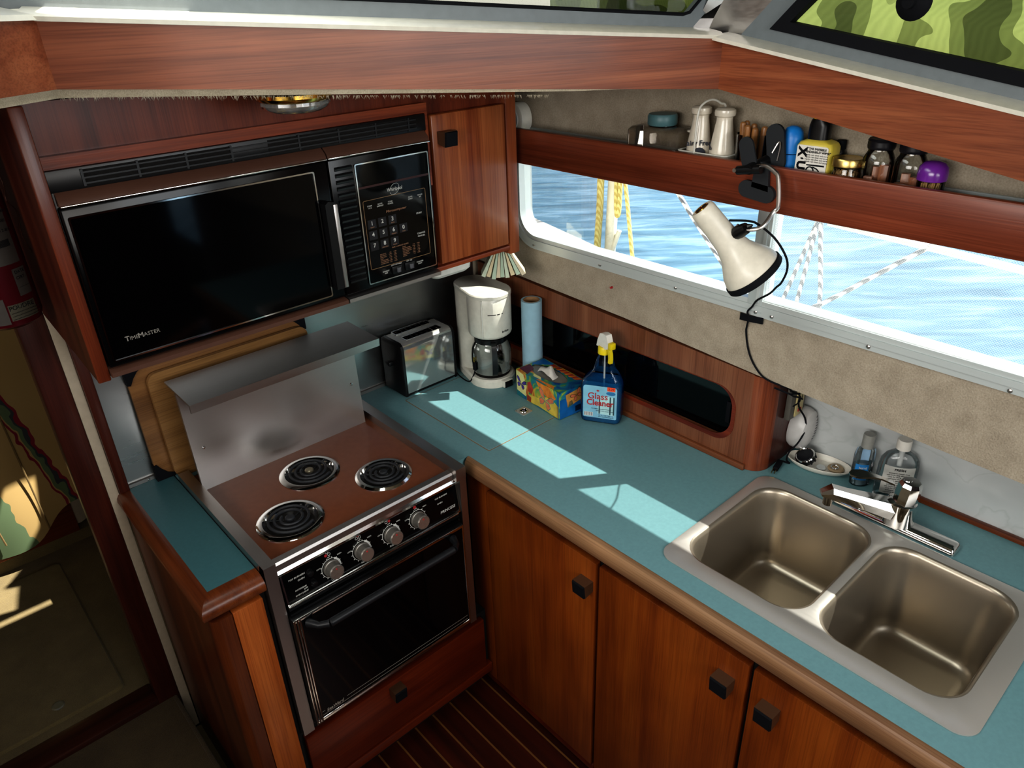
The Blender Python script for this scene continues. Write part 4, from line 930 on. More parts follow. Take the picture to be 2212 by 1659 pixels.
# coffee maker: tank cylinder behind, basket over a glass carafe in front
cm = thing('coffee_maker', 'white drip coffee maker with glass carafe in the corner', 'coffee maker', (1.31, 1.63, 0))
TX, TY, BX, BY = 1.320, 1.682, 1.308, 1.594
ang = math.atan2(BY - TY, BX - TX)
def hull2(r1, r2, n=18):
    a = math.radians(90); p = []
    for i in range(n + 1): th = ang - a + 2 * a * i / n; p.append((BX + r2 * math.cos(th), BY + r2 * math.sin(th)))
    for i in range(n + 1): th = ang + a + 2 * a * i / n; p.append((TX + r1 * math.cos(th), TY + r1 * math.sin(th)))
    return p
WP = plain('cream white plastic', '#d2d0c4', .28, coat=.2)
bz = hull2(.058, .072); obj('base', MB().loft([[(x, y, .0018) for x, y in bz], [(x, y, .022) for x, y in bz], [(BX + (x - BX) * .93, BY + (y - BY) * .93, .028) for x, y in bz]]), WP, cm)
obj('hot_plate', MB().cyl((BX, BY, .027), (BX, BY, .030), .056, n=36), DARKST, cm)
obj('tank', MB().lathe([(.057, .02), (.057, .289), (.055, .293), (0, .293)], T(TX, TY, 0), 40, True, False), WP, cm)
obj('basket', MB().lathe([(.056, .158), (.064, .164), (.0665, .17), (.0665, .284), (.064, .288), (0, .288)], T(BX, BY, 0), 48, True, False), WP, cm)
li = hull2(.0585, .068); obj('lid', MB().loft([[(x, y, .287) for x, y in li], [(x, y, .296) for x, y in li], [(BX + .3 * (TX - BX) + (x - BX - .3 * (TX - BX)) * .96, BY + .3 * (TY - BY) + (y - BY - .3 * (TY - BY)) * .96, .299) for x, y in li]]), WP, cm)
rb = Vector((-.62, -.78, 0)); th = math.atan2(rb.y, rb.x) - .35
obj('front_rib', MB().box(.064, .0695, -.002, .002, .168, .286, .001, M=T(BX, BY, 0) @ RZ(th)), WHITEP, cm)
m = MB()
for a0, a1 in ((-.1, .28), (.33, .46), (.55, .62)):
    m.loft([[(BX + R * math.cos(math.atan2(rb.y, rb.x) + a0 + (a1 - a0) * i / 8), BY + R * math.sin(math.atan2(rb.y, rb.x) + a0 + (a1 - a0) * i / 8), z) for R, z in ((.0662, .240), (.0668, .240), (.0668, .2425), (.0662, .2425))] for i in range(9)])
obj('vent_slot', m, GAP, cm)
m = MB(); aa = math.atan2(rb.y, rb.x) + .72; m.text('brAun', .010, fr((BX + .0667 * math.cos(aa), BY + .0667 * math.sin(aa), .183), (-math.sin(aa), math.cos(aa), 0), (0, 0, 1)), .0003, bold=.0002); obj('lettering', m, BLACKM, cm)
sw = T(BX, BY, 0) @ RZ(math.atan2(rb.y, rb.x) + .62)
s_ = obj('switch_housing', MB().box(.05, .082, -.018, .018, .003, .026, .003, M=sw), WP, cm)
obj('switch', MB().box(.078, .0845, -.014, .014, .003, .023, .001, M=sw), BLACKP, s_)
cf = obj('carafe', MB().lathe([(0, .031), (.048, .031), (.058, .038), (.0625, .055), (.063, .09), (.060, .115), (.052, .132), (.047, .140), (.047, .150)], T(BX, BY, 0), 48, False, False), thin_glass('carafe glass', (.8, .84, .84, 1), 2.4), cm)
obj('collar', MB().lathe([(.0485, .135), (.0505, .137), (.0505, .152), (.0, .156)], T(BX, BY, 0), 40, False, False), BLACKP, cf)
ha = math.atan2(rb.y, rb.x) + .10
def hp(r, z): return (BX + r * math.cos(ha), BY + r * math.sin(ha), z)
hm = MB().loft([[Vector(hp(r, z)) + Vector((-math.sin(ha), math.cos(ha), 0)) * w for r, w in ((r0, -.006), (r1, -.008), (r1, .008), (r0, .006))] for r0, r1, z in ((.049, .062, .150), (.056, .078, .146), (.068, .083, .128), (.07, .083, .09), (.064, .077, .055), (.060, .068, .042))])
obj('handle', hm, plain('carafe handle', '#1d1e20', .3), cf)
m = MB().tube([(1.247, 1.60, .055), (1.243, 1.607, .03), (1.234, 1.62, .0065), (1.237, 1.67, .0065), (1.254, 1.72, .0065)], .0022, 6, k=5); m.box(1.240, 1.254, 1.594, 1.606, .05, .078, .003)
cd = obj('cord', m, BLACKM, cm)
obj('plug_prong', MB().box(1.2425, 1.2435, 1.597, 1.603, .078, .094).box(1.2505, 1.2515, 1.597, 1.603, .078, .094), BRASS, cd)

# paper towel roll
pr = thing('paper_towel_roll', 'pale blue paper towel roll standing on end behind the tissue box', 'paper roll', (1.385, 1.60, 0)) if 0 else None
RX, RY = 1.3875, 1.4925
t = thing('paper_towel_roll', 'slim pale blue paper roll standing on end behind the tissue box', 'paper roll', (RX, RY, 0))
PBLUE = plain('pale blue paper', '#8fb0bf', .8, bump=.3, scale=40)
obj('paper', MB().loft([[(RX + (.0312 + .0003 * math.sin(3 * 2 * PI * j / 40 + z * 40)) * math.cos(2 * PI * j / 40), RY + (.0312 + .0003 * math.sin(3 * 2 * PI * j / 40 + z * 40)) * math.sin(2 * PI * j / 40), z) for j in range(40)] for z in (.0018, .04, .09, .14, .19, .235, .270)] + [[(RX + .024 * math.cos(2 * PI * j / 40), RY + .024 * math.sin(2 * PI * j / 40), z) for j in range(40)] for z in (.270, .2)], False, False), PBLUE, t)
obj('core', MB().lathe([(.0245, .18), (.0245, .2705), (.0225, .2705), (.0225, .18), (0, .18)], T(RX, RY, 0), 32, False, False), plain('cardboard', '#8d6c4a', .8), t)

# tissue box
A_, Bv, Cv = Vector((1.272, 1.262, 0)), Vector((1.379, 1.257, 0)), Vector((1.299, 1.482, 0))
t = thing('tissue_box', 'colourful butterfly-patterned tissue box on the counter', 'tissue box', (A_.x, A_.y, .0018), math.atan2(Bv.y - A_.y, Bv.x - A_.x) - 0.045)
W_, D_, H_ = .107, .200, .086
def tissue_mat():
    m, nt, out = newmat('painted garden print')
    b = principled(nt, out, None, .4)
    n1 = N(nt, 'ShaderNodeTexNoise', i_Scale=17.0, i_Detail=3.0, i_Distortion=1.6); nt.links.new(coords(nt), n1.inputs['Vector'])
    r1 = ramp(nt, [(.30, lin('#123f79')), (.42, lin('#1c6f8d')), (.5, lin('#2f7d63')), (.56, lin('#7f9a3f')), (.63, lin('#c9a53c')), (.72, lin('#b0562b'))]); nt.links.new(n1.outputs['Fac'], r1.inputs[0])
    nt.links.new(r1.outputs[0], b.inputs['Base Color']); return m
TM = tissue_mat(); BLUEC = plain('blue carton', '#155f9f', .4, var=.25, scale=25); YELC = plain('yellow print', '#c9b04a', .5, var=.2, scale=40)
ORG = plain('orange print', '#cf7a2c', .5, var=.25, scale=60); REDP = plain('red flower print', '#a23a2b', .5, var=.3, scale=50); PURP = plain('purple print', '#4b3a92', .5, var=.3, scale=60); CORAL = plain('coral print', '#cf7350', .5, var=.2, scale=80); CRM = plain('cream print', '#d3cf8f', .5, var=.1); TEALP = plain('teal print', '#2d7f7c', .5, var=.2); GRNP = plain('leaf print', '#4e8a4c', .5, var=.2)
bx = MB().plate(rrect(0, W_, 0, D_, .002, 2), [ell(W_ / 2, D_ / 2 + .012, .032, .075, 32)], H_ - .001, H_); bx.plate(rrect(0, W_, 0, D_, .002, 2), [], 0, .001); bx.loft([[(x, y, 0) for x, y in rrect(0, W_, 0, D_, .002, 2)], [(x, y, H_) for x, y in rrect(0, W_, 0, D_, .002, 2)]], False, False)
carton = obj('carton', bx, TM, t, local=True)
obj('end_print', MB().box(.001, W_ - .001, -.0004, 0, .001, .062), BLUEC, carton, local=True)
ML = fr((-.0002, 0, 0), (0, -1, 0), (0, 0, 1))       # left long side; u = -y
def butterfly(cx, cy, s, rot, M, wing, edge, parent, ins=None):
    for mat_, k, hh in ((edge, 1.0, .0004), (wing, .80, .0008)):
        m = MB()
        for sx in (-1, 1):
            up_ = [(0, .05), (.55, .75), (1.0, .85), (1.02, .45), (.6, .08)]; lo_ = [(0, -.02), (.55, .0), (.8, -.3), (.55, -.75), (.2, -.55)]
            for w_ in (up_, lo_):
                c0x = sum(p[0] for p in w_) / 5; c0y = sum(p[1] for p in w_) / 5
                q = [((c0x + (x - c0x) * k) * sx, c0y + (y - c0y) * k) for x, y in w_]
                m.prism([(cx + s * (x * math.cos(rot) - y * math.sin(rot)), cy + s * (x * math.sin(rot) + y * math.cos(rot))) for x, y in (q if sx > 0 else q[::-1])], 0, hh, M)
        if hh > .0005:
            pass
        obj('butterfly_print', m, mat_, parent, local=True)
def patch(poly, mat_, M, parent, nm='print_patch', h=.0003): obj(nm, MB().prism(poly, 0, h, M), mat_, parent, local=True)
patch([(-.197, .018), (-.155, .012), (-.150, .045), (-.165, .080), (-.199, .083)], CRM, ML, carton)
butterfly(-.176, .046, .022, -.2, ML, PURP, BLACKM, carton)
patch([(-.150, .0), (-.095, .004), (-.004, .002), (-.004, .04), (-.045, .055), (-.10, .03), (-.140, .025)], YELC, ML, carton)
patch([(-.144, .034), (-.125, .03), (-.118, .05), (-.132, .07), (-.146, .062)], REDP, ML, carton)
patch([(-.15, .002), (-.13, .0015), (-.128, .018), (-.148, .022)], REDP, ML, carton)
patch([(-.105, .084), (-.085, .058), (-.03, .045), (-.015, .062), (-.05, .084)], ORG, ML, carton)
patch([(-.012, .002), (-.002, .002), (-.002, .084), (-.010, .084)], BLUEC, ML, carton)
butterfly(-.062, .036, .034, -.25, ML, CORAL, TEALP, carton)
MT = T(0, 0, H_)
patch([(.004, .15), (.04, .165), (.05, .196), (.01, .198)], plain('deep red print', '#5a2338', .5, var=.3, scale=60), MT, carton)
patch([(.055, .19), (.102, .145), (.104, .198), (.06, .198)], BLUEC, MT, carton)
patch([(.088, .03), (.104, .02), (.104, .15), (.090, .15)], REDP, MT, carton)
for k in range(6): patch([(.086, .035 + k * .019), (.103, .028 + k * .019), (.103, .034 + k * .019), (.086, .043 + k * .019)], ORG, MT, carton, h=.0005)
patch([(.004, .03), (.014, .04), (.01, .10), (.004, .11)], ORG, MT, carton)
patch([(.012, .095), (.022, .11), (.02, .14), (.010, .13)], CRM, MT, carton)
ME_ = fr((0, -.0006, 0), (1, 0, 0), (0, 0, 1))
patch([(.022, .072), (.088, .080), (.09, .044), (.03, .03)], plain('ochre print', '#c08a45', .5, var=.2, scale=50), ME_, carton)
butterfly(.063, .060, .020, .5, ME_, CORAL, BLACKM, carton)
patch([(.030, .028), (.050, .034), (.046, .05), (.036, .048)], TEALP, ME_, carton)
patch([(.058, .008), (.082, .008), (.082, .026), (.058, .026)], plain('navy print', '#0c2340', .5), ME_, carton)
obj('film', MB().prism(ell(W_ / 2, D_ / 2 + .012, .033, .076, 32), H_ - .004, H_ - .0035), plain('grey film', '#7c7a72', .25), t, local=True)
tu = MB()
rows = []
for i in range(7):
    a = i / 6; rows.append([(W_ / 2 - .016 + .03 * a + .004 * math.sin(5 * b), D_ / 2 + .045 - .075 * b + .01 * a, H_ - .003 + (.026 * math.sin(PI * (.15 + .6 * a)) * (1 - abs(b - .5) * 1.6) + .004 * math.sin(9 * b + 3 * a)) * 1.0) for b in [j / 9 for j in range(10)]])
tu.loft(rows, False, False, closed=False)
obj('tissue', tu, PAPER, t, local=True)

# glass cleaner spray bottle
gx, gy = 1.3645, 1.186
ga = math.atan2(-.105, .059)
t = thing('spray_bottle', 'blue glass cleaner spray bottle with white and yellow trigger', 'spray bottle', (gx, gy, .0019), ga)   # local +x runs along the broad side, -y faces the room
def oct_(wx, wy, z, dx=0, n=10): return [(dx + x, y, z) for x, y in rrect(-wx, wx, -wy, wy, min(wx, wy) * .55, 5)]
LIQ = None
def liquid_mat():
    m, nt, out = newmat('blue window liquid')
    b = principled(nt, out, lin('#1668a8'), .08, 0, .5, .3)
    no = N(nt, 'ShaderNodeTexNoise', i_Scale=8.0); nt.links.new(coords(nt), no.inputs['Vector'])
    r = ramp(nt, [(.3, lin('#1763a6')), (.7, lin('#3a92cd'))]); nt.links.new(no.outputs['Fac'], r.inputs[0]); nt.links.new(r.outputs[0], b.inputs['Base Color'])
    tr = N(nt, 'ShaderNodeBsdfTransparent'); tr.inputs[0].default_value = (.3, .62, .88, 1)
    mx = N(nt, 'ShaderNodeMixShader'); mx.inputs[0].default_value = .38
    nt.links.new(b.outputs[0], mx.inputs[2]); nt.links.new(tr.outputs[0], mx.inputs[1]); nt.links.new(mx.outputs[0], out.inputs['Surface']); return m
LIQ = liquid_mat()
prof = [(.050, .026, 0), (.055, .030, .004), (.0575, .031, .02), (.0575, .031, .10), (.056, .030, .118), (.050, .028, .132), (.040, .025, .143), (.030, .021, .156), (.025, .018, .175), (.021, .016, .192), (.0155, .0155, .200), (.0155, .0155, .207)]
bo = obj('bottle', MB().loft([oct_(a, b_, z, .004 * (z > .14)) for a, b_, z in prof]), thin_glass('bottle plastic', (.93, .97, .985, 1), 1.0), t, local=True)
obj('liquid', MB().loft([oct_(a - .0015, b_ - .0015, z) for a, b_, z in [(.050, .026, .001)] + prof[1:5] + [(.051, .0285, .128)]]), LIQ, t, local=True)
obj('dip_tube', MB().cyl((.004, 0, .01), (.004, 0, .20), .0025, n=8), GREYP, t, local=True)
MF = fr((0, -.0313, 0), (1, 0, 0), (0, 0, 1))
LABC = plain('label pale blue', '#7fb3c9', .4, var=.12, scale=25)
lb = obj('label', MB().prism(rrect(-.047, .047, .018, .118, [.008, .008, .004, .004], 4), 0, .0004, MF), LABC, t, local=True)
obj('label_picture', MB().prism([(-.006, .032), (.040, .030), (.040, .088), (-.004, .088)], .0004, .0006, MF), plain('window picture', '#a9cfd2', .4, var=.15, scale=30), lb, local=True)
m = MB()
for x in (.0, .03, .04): m.box(x - .0008 - .002, x + .0008, .032, .088, .0006, .0008, M=MF)
obj('picture_bars', m, plain('dark bars', '#24424a', .5), lb, local=True)
obj('red_lettering', MB().text('Glass', .0265, MF @ T(-.006, .086, .0008), bold=.0003, sx=1.0).text('Cleaner', .0255, MF @ T(.0005, .0655, .0008), bold=.0006, sx=.92), PRINTR, lb, local=True)
obj('maple_leaf', MB().prism([(0, -.004), (.001, -.001), (.004, -.001), (.003, .001), (.004, .003), (.0015, .0025), (0, .005), (-.0015, .0025), (-.004, .003), (-.003, .001), (-.004, -.001), (-.001, -.001)], .0008, .001, MF @ T(-.006, .103, 0)), PRINTR, lb, local=True)
obj('price_sticker', MB().box(.020, .042, .106, .1185, .0008, .0012, M=MF), plain('orange sticker', '#e0512a', .6), lb, local=True)
obj('sticker_lettering', MB().text('3.29', .0095, MF @ T(.031, .1122, .0012), bold=.0002), plain('maroon ink', '#8e2a1c', .6), lb, local=True)
obj('badge', MB().prism(ell(.030, .099, .013, .0055, 24), .0008, .001, MF), plain('badge blue', '#2f6d9c', .4), lb, local=True)
m = MB().box(-.044, -.019, .022, .034, .0004, .0006, M=MF); obj('barcode_panel', m, PAPER, lb, local=True)
m = MB()
for i in range(11): m.box(-.043 + i * .0022, -.043 + i * .0022 + (.0007 + .0006 * (i % 3 == 0)), .023, .0335, .0007, .0009, M=MF)
m.text('32 FL. OZ. 946 mL', .0055, MF @ T(.018, .0275, .0007)).text('NO STREAKS - LEAVES GLASS CLEAN', .0034, MF @ T(.004, .047, .0007)).text('NETTOYANT POUR VITRES', .004, MF @ T(.014, .041, .0007)).text('READ DIRECTIONS BEFORE USE', .003, MF @ T(.018, .0225, .0007))
obj('dark_lettering', m, plain('navy ink', '#23364f', .6), lb, local=True)
YEL = plain('yellow plastic', '#d9c21c', .35)
HD = RZ(math.radians(-42))
hd = obj('trigger_head', MB().prism([(-.020, .222), (-.016, .240), (-.006, .262), (.006, .266), (.022, .2655), (.030, .246), (.030, .228), (.014, .222)], -.009, .009, HD @ fr((-.001, 0, 0), (1, 0, 0), (0, 0, 1))), plain('white spray head', '#dcdad2', .35), t, local=True)
obj('collar', MB().lathe([(0, .205), (.0175, .205), (.0175, .222), (.015, .226), (0, .226)], T(.002, 0, 0), 24, False, False), YEL, hd, local=True)
obj('nozzle', MB().box(.0295, .042, -.0085, .0085, .229, .247, .0015, M=HD).cyl(HD @ Vector((.041, 0, .238)), HD @ Vector((.0435, 0, .238)), .004), YEL, hd, local=True)
obj('trigger', MB().loft([[(x, y, z) for x, y in ((a, -.005), (a + .009, -.005), (a + .009, .005), (a, .005))] for a, z in ((.019, .230), (.026, .215), (.028, .20), (.027, .186))], M=HD), YEL, hd, local=True)

# oval soap dish with sink strainer, cap and drain plug; bottles
t = thing('soap_dish', 'white oval ceramic dish behind the sink holding small drain parts', 'dish', (1.566, .645, 0), math.radians(-76 + 180))
do = lambda k, z, e=0: [(x, y, z) for x, y in ell(0, 0, .078 * k + e, .040 * k + e, 40)]
obj('dish', MB().loft([do(.72, .0009), do(.80, .003), do(.97, .013), do(1, .0175), do(.97, .0185), do(.86, .010), do(.74, .006)]), CERAM, t, local=True)
obj_m = MB().lathe([(0, 0), (.020, 0), (.022, .004), (.022, .016), (.018, .020), (0, .020)], T(0, 0, 0), 24, False, False)
for i in range(12): a = 2 * PI * i / 12; obj_m.box(.0205, .0245, -.002, .002, .003, .016, M=RZ(a))
WS = fr((1.556, .672, .0165), (0, -1, .15), (.85, 0, .5)) 
m2 = MB(); m2.v = [WS @ v for v in obj_m.v]; m2.f = obj_m.f
w_ = obj('sink_strainer', m2, plain('black strainer', '#15161a', .25), loc=(1.56, .672, .008)); tag(w_, 'black round sink strainer lying in the oval dish', 'strainer')
obj('rim', MB().lathe([(.0195, .0195), (.0215, .0205), (.0235, .0185), (.0215, .0165)], WS, 28, False, False), CHROME, w_)
o = obj('rubber_disc', MB().lathe([(0, 0), (.0115, 0), (.0115, .004), (.0095, .0055), (0, .005)], T(1.5575, .634, .0068), 24, False, False), GREYP, loc=(1.5575, .634, .0068)); tag(o, 'small pale round disc lying in the middle of the dish', 'disc')
o = obj('drain_plug', MB().lathe([(0, 0), (.0185, 0), (.0195, .003), (.0165, .006), (0, .0055)], T(1.577, .606, .0085), 28, False, False), plain('tan rubber', '#9a866a', .6), loc=(1.577, .606, .0085)); tag(o, 'tan round drain plug with a metal ring in the dish', 'plug')
obj('ring', MB().tube([(1.5745 + .0085 * math.cos(a), .6085 + .0085 * math.sin(a), .0155) for a in [2 * PI * i / 20 for i in range(20)]], .0014, 6, True), CHROME, o)
# cord with loose plug
o = obj('power_cord', MB().tube([(1.54, .712, .20), (1.535, .706, .165), (1.552, .694, .13), (1.553, .688, .10), (1.532, .690, .07), (1.512, .70, .045), (1.513, .703, .02), (1.525, .7, .006), (1.518, .716, .008)], .0022, 8, k=6), BLACKM); tag(o, 'thin black power cord hanging beside the alarm with a loose two-prong plug', 'cord')
PQ = fr((1.489, .7135, .0075), (.9, .2, 0), (0, 0, 1)) @ Matrix.Identity(4)
obj('plug', MB().box(-.016, .026, -.0065, .0065, -.0065, .0065, .003, M=PQ), BLACKM, o)
m = MB()
for y in (-.0035, .0035): m.box(-.033, -.016, -.003, .003, y - .0006, y + .0006, M=PQ)
obj('prong', m, BRASS, o)

def bottle_label_text(mb, lines, R0): pass
# sanitiser
sx, sy = 1.575, .545
t = thing('sanitizer_bottle', 'small clear hand sanitizer bottle with blue label and grey cap', 'bottle', (sx, sy, 0), math.radians(-38))
def ov(a, b_, z): return [(x, y, z) for x, y in ell(0, 0, a, b_, 32)]
CLEARP = thin_glass('clear bottle plastic', (.97, .98, .985, 1), .8)
obj('bottle', MB().loft([ov(.021, .015, 0), ov(.0245, .0175, .003), ov(.0255, .018, .012), ov(.0255, .018, .085), ov(.0225, .0165, .096), ov(.0115, .0115, .101), ov(.0115, .0115, .105)]), CLEARP, t, local=True)
obj('gel', MB().loft([ov(.0195, .0135, .002), ov(.0235, .0165, .006), ov(.0242, .017, .055)]), thin_glass('sanitizer gel', (.80, .90, .94, 1), 1.2, milk=.12, milkcol=(.5, .65, .7, 1)), t, local=True)
obj('cap', MB().lathe([(.0135, .104), (.0135, .136), (.0125, .139), (0, .139)], None, 28, True, False), plain('smoke grey cap', '#8b8b86', .3), t, local=True)
def wrap(a, b_, t0, t1, z0, z1, n=12): return MB().loft([[(a * math.cos(math.radians(t0 + (t1 - t0) * i / n)), b_ * math.sin(math.radians(t0 + (t1 - t0) * i / n)), z) for i in range(n + 1)] for z in (z0, z1)], False, False, closed=False)
lb = obj('label', wrap(.0258, .0184, 205, 278, .020, .064), plain('sanitizer label blue', '#2a79b8', .4), t, local=True)
m = MB()
for tx, z, s in (('hand', .056, .0095), ('sanitizer', .047, .0085), ('kills germs', .037, .006), ('8 fl oz', .027, .006)): m.text(tx, s, fr((-.010, -.0182, z), (.97, -.22, 0), (0, 0, 1)), .0003)
obj('lettering', m, PRINTW, lb, local=True)
obj('label', wrap(.0252, .0178, 40, 85, .045, .085), plain('sanitizer back label', '#a9cbe8', .4), t, local=True)
# large clear bottle
qx, qy = 1.573, .468
t = thing('mouthwash_bottle', 'large clear flat bottle with white cap and printed label behind the faucet', 'bottle', (qx, qy, 0), math.radians(-60))
obj('bottle', MB().loft([ov(.036, .019, 0), ov(.041, .0225, .004), ov(.0425, .0235, .02), ov(.0425, .0235, .09), ov(.040, .0225, .107), ov(.032, .0195, .120), ov(.018, .015, .128), ov(.0125, .0125, .131), ov(.0125, .0125, .137)]), CLEARP, t, local=True)
obj('cap', MB().lathe([(.0155, .136), (.0155, .157), (.014, .160), (0, .160)], None, 28, True, False), PAPER, t, local=True)
obj('neck_tube', MB().cyl((0, 0, .09), (0, 0, .137), .006, n=14), GREYP, t, local=True)
lb = obj('label', wrap(.043, .024, 222, 318, .022, .098, 14), plain('label off white', '#b9b8b2', .5), t, local=True)
m = MB(); m.text('FRESH', .0085, fr((0, -.0246, .091), (1, 0, 0), (0, 0, 1)), .0003, bold=.0002)
for i in range(12): m.text(('antiseptic mouth rinse', 'use twice daily after meals', 'rinse for thirty seconds')[i % 3], .0048, fr((0, -.0246, .082 - i * .0052), (1, 0, 0), (0, 0, 1)), .0003)
obj('lettering', m, BLACKM, lb, local=True)

# ================================================================== SHELF ABOVE THE WINDOW
SH = .700
t = thing('wall_shelf', 'long shelf with a deep teak fascia above the hull window', 'shelf', (1.37, .6, .68))
obj('fascia', MB().box(1.318, 1.334, -.4, 1.47, .679, .7665, .004), wood('shelf fascia teak', '#5a2818', '#7a3c27', '#8f4e36', 'y', seed=51, across=28), t)
obj('shelf_board', MB().box(1.334, 1.419, -.4, 1.47, .688, SH - .0002), TEAK_DY, t)
XS = 1.372
# teal-lidded container
t = thing('storage_container', 'square translucent container with teal screw lid on the shelf', 'container', (XS, 1.042, SH))
obj('body', MB().loft([[(x, y, z) for x, y in rrect(XS - .037 + i_, XS + .037 - i_, 1.046 - .068 + i_, 1.046 + .068 - i_, .012, 4)] for i_, z in ((.004, SH), (0, SH + .006), (0, SH + .096), (.006, SH + .103), (.02, SH + .106))]), thin_glass('smoky container plastic', (.86, .83, .78, 1), 1.6, milk=.07, milkcol=(.5, .46, .4, 1)), t)
obj('neck', MB().cyl((XS, 1.042, SH + .105), (XS, 1.042, SH + .112), .028), thin_glass('neck plastic', (.7, .68, .64, 1)), t)
obj('lid', MB().lathe([(.031, .108), (.0325, .111), (.0325, .126), (.030, .131), (.0, .1335)], T(XS, 1.042, SH), 36, True, False), plain('teal lid', '#4b6d72', .4), t)
# bottle shaped shakers in a wire caddy
CREAM = plain('cream glazed shaker', '#ddd5c5', .2, coat=.4)
shk = []
for y, x, txts in ((.9435, 1.3725, ('Dairy Fresh', 'Milk')), (.8865, 1.3725, ('lb',))):
    t = thing('shaker', 'cream milk-bottle shaker ' + ('lettered Fresh, left one in the wire caddy' if len(txts) > 1 else 'with plain front, right one in the wire caddy'), 'shaker', (x, y, SH + .006), group='shakers in the caddy')
    obj('body', MB().lathe([(0, .0), (.024, .0), (.026, .004), (.0265, .05), (.025, .07), (.0195, .105), (.0165, .125), (.0165, .131), (.0205, .134), (.0215, .139), (.0205, .145), (.016, .148), (0, .1485)], T(x, y, SH + .006), 36, False, False), CREAM, t)
    m = MB(); an = math.radians(222)
    if len(txts) > 1:
        m.text('airy Fresh', .0145, fr((x + .0267 * math.cos(an), y + .0267 * math.sin(an) , SH + .0835), (-math.sin(an), math.cos(an), 0), (0, 0, 1)) @ T(0, 0, -.001), .0012, bold=.0003)
        m.prism(ell(-.002, 0, .0135, .0135, 24), 0, .0012, fr((x + .0262 * math.cos(an), y + .0262 * math.sin(an), SH + .0615), (-math.sin(an), math.cos(an), 0), (0, 0, 1)))
    else: m.text('lb', .012, fr((x - .0255, y + .0105, SH + .078), (-.38, -.92, 0), (0, 0, 1)), .0008)
    obj('lettering', m, plain('navy print', '#1c2230', .5), t)
t = thing('wire_caddy', 'white wire caddy with loop handle holding two shakers', 'caddy', (1.368, .915, SH))
m = MB(); x0, x1, y0, y1 = 1.3405, 1.405, .8545, .9755
for z in (SH + .066, SH + .003): m.tube([(x, y, z) for x, y in rrect(x0, x1, y0, y1, .008, 3)], .0018, 6, True)
for i in range(15): y = y0 + .006 + i * (y1 - y0 - .012) / 14; m.tube([(x0, y, SH + .066), (x0, y, SH + .003), (x1, y, SH + .003), (x1, y, SH + .066)], .0009, 5)
obj('basket', m, WHITEP, t)
obj('handle', MB().tube([(1.3405, .932, SH + .003), (1.3405, .932, SH + .09), (1.3425, .9305, SH + .145), (1.352, .926, SH + .162), (1.37, .918, SH + .168), (1.388, .91, SH + .160), (1.403, .904, SH + .14), (1.405, .902, SH + .003)], .0022, 8, k=5), WHITEP, t)
# cup of wooden-handled picks
t = thing('drinking_glass', 'short clear tumbler on the shelf holding wooden-handled picks', 'glass', (XS, .8165, SH))
obj('tumbler', MB().lathe([(0, .002), (.028, .002), (.0285, .0), (.030, .004), (.0335, .112), (.032, .112), (.0285, .006), (0, .006)], T(XS, .8165, SH), 32, False, False), JAR, t)
HANDLE = wood('pale wood handle', '#77502f', '#96693f', '#ab7d50', 'z', seed=61)
for i, (dx, dy) in enumerate(((-.012, .019), (-.019, .004), (-.016, -.012), (.004, .0205), (.003, .003), (.008, -.018))):
    t = thing('pick', 'wooden-handled pick standing in the short tumbler', 'pick', (XS + dx * .6, .8165 + dy * .6, SH + .0065), group='picks in the tumbler')
    p0 = Vector((XS + dx * .6, .8165 + dy * .6, SH + .0065)); p1 = Vector((XS + dx, .8165 + dy, SH + .134 - .004 * (i % 3)))
    obj('handle', MB().tube([p0.lerp(p1, k) for k in (.36, .40, .6, .8, .92, .98, 1)], [.0045, .0062, .0068, .0064, .007, .006, .003], 12), HANDLE, t)
    obj('prong', MB().cyl(p0, p0.lerp(p1, .38), .0014, n=6), STEELY, t)
# blue bottle
t = thing('bottle', 'bright blue dome-topped plastic bottle on the shelf', 'bottle', (XS, .733, SH))
BLU = plain('bright blue plastic', '#1d78c6', .35)
obj('body', MB().lathe([(0, 0), (.018, 0), (.0205, .003), (.0205, .084)], T(XS, .733, SH), 32, False, True), BLU, t)
obj('cap', MB().lathe([(.0205, .0855), (.0205, .112), (.0185, .124), (.013, .131), (.006, .134), (0, .1345)], T(XS, .733, SH), 32, True, False), BLU, t)
obj('spout_hole', MB().lathe([(0, 0), (.0035, 0), (.003, .0012), (0, .0014)], fr((XS - .013, .7265, SH + .1255), (.35, -.94, 0), (.55, .2, .7)), 12, False, False), plain('navy recess', '#12304f', .5), t)
# yellow bottle
t = thing('bottle', 'yellow square-shouldered bottle with black cap and white label', 'bottle', (XS, .6785, SH))
y0, y1 = .6435, .7135
obj('body', MB().loft([[(x, y, z) for x, y in rrect(XS - .022 + a, XS + .022 - a, y0 + b_, y1 - b_, .010, 4)] for a, b_, z in ((.003, .003, SH), (0, 0, SH + .004), (0, 0, SH + .104), (.002, .004, SH + .111), (.007, .016, SH + .116))]), plain('yellow bottle plastic', '#cdb94a', .35), t)
obj('cap', MB().loft([[(x, y, z) for x, y in rrect(XS - .015, XS + .015, .661 + a, .7 - a, .012, 4)] for a, z in ((0, SH + .114), (0, SH + .140), (.003, SH + .150), (.008, SH + .154))]), BLACKP, t)
obj('flip_tab', MB().box(XS - .0165, XS - .004, .672, .688, SH + .1525, SH + .156, .001), YEL, t)
ML2 = face_left((XS - .0222, .6785, SH + .004))
lb = obj('label', MB().prism(rrect(-.0305, .0305, .012, .1025, .004, 3), 0, .0003, ML2), PAPER, t)
m = MB(); m.text('X', .0225, ML2 @ T(-.0195, .0905, .0004) @ RZ(-PI / 2), .0003, bold=.0012); m.text('U', .0225, ML2 @ T(-.0195, .0655, .0004) @ RZ(-PI / 2 - PI / 2 * 0), .0003, bold=.0012)
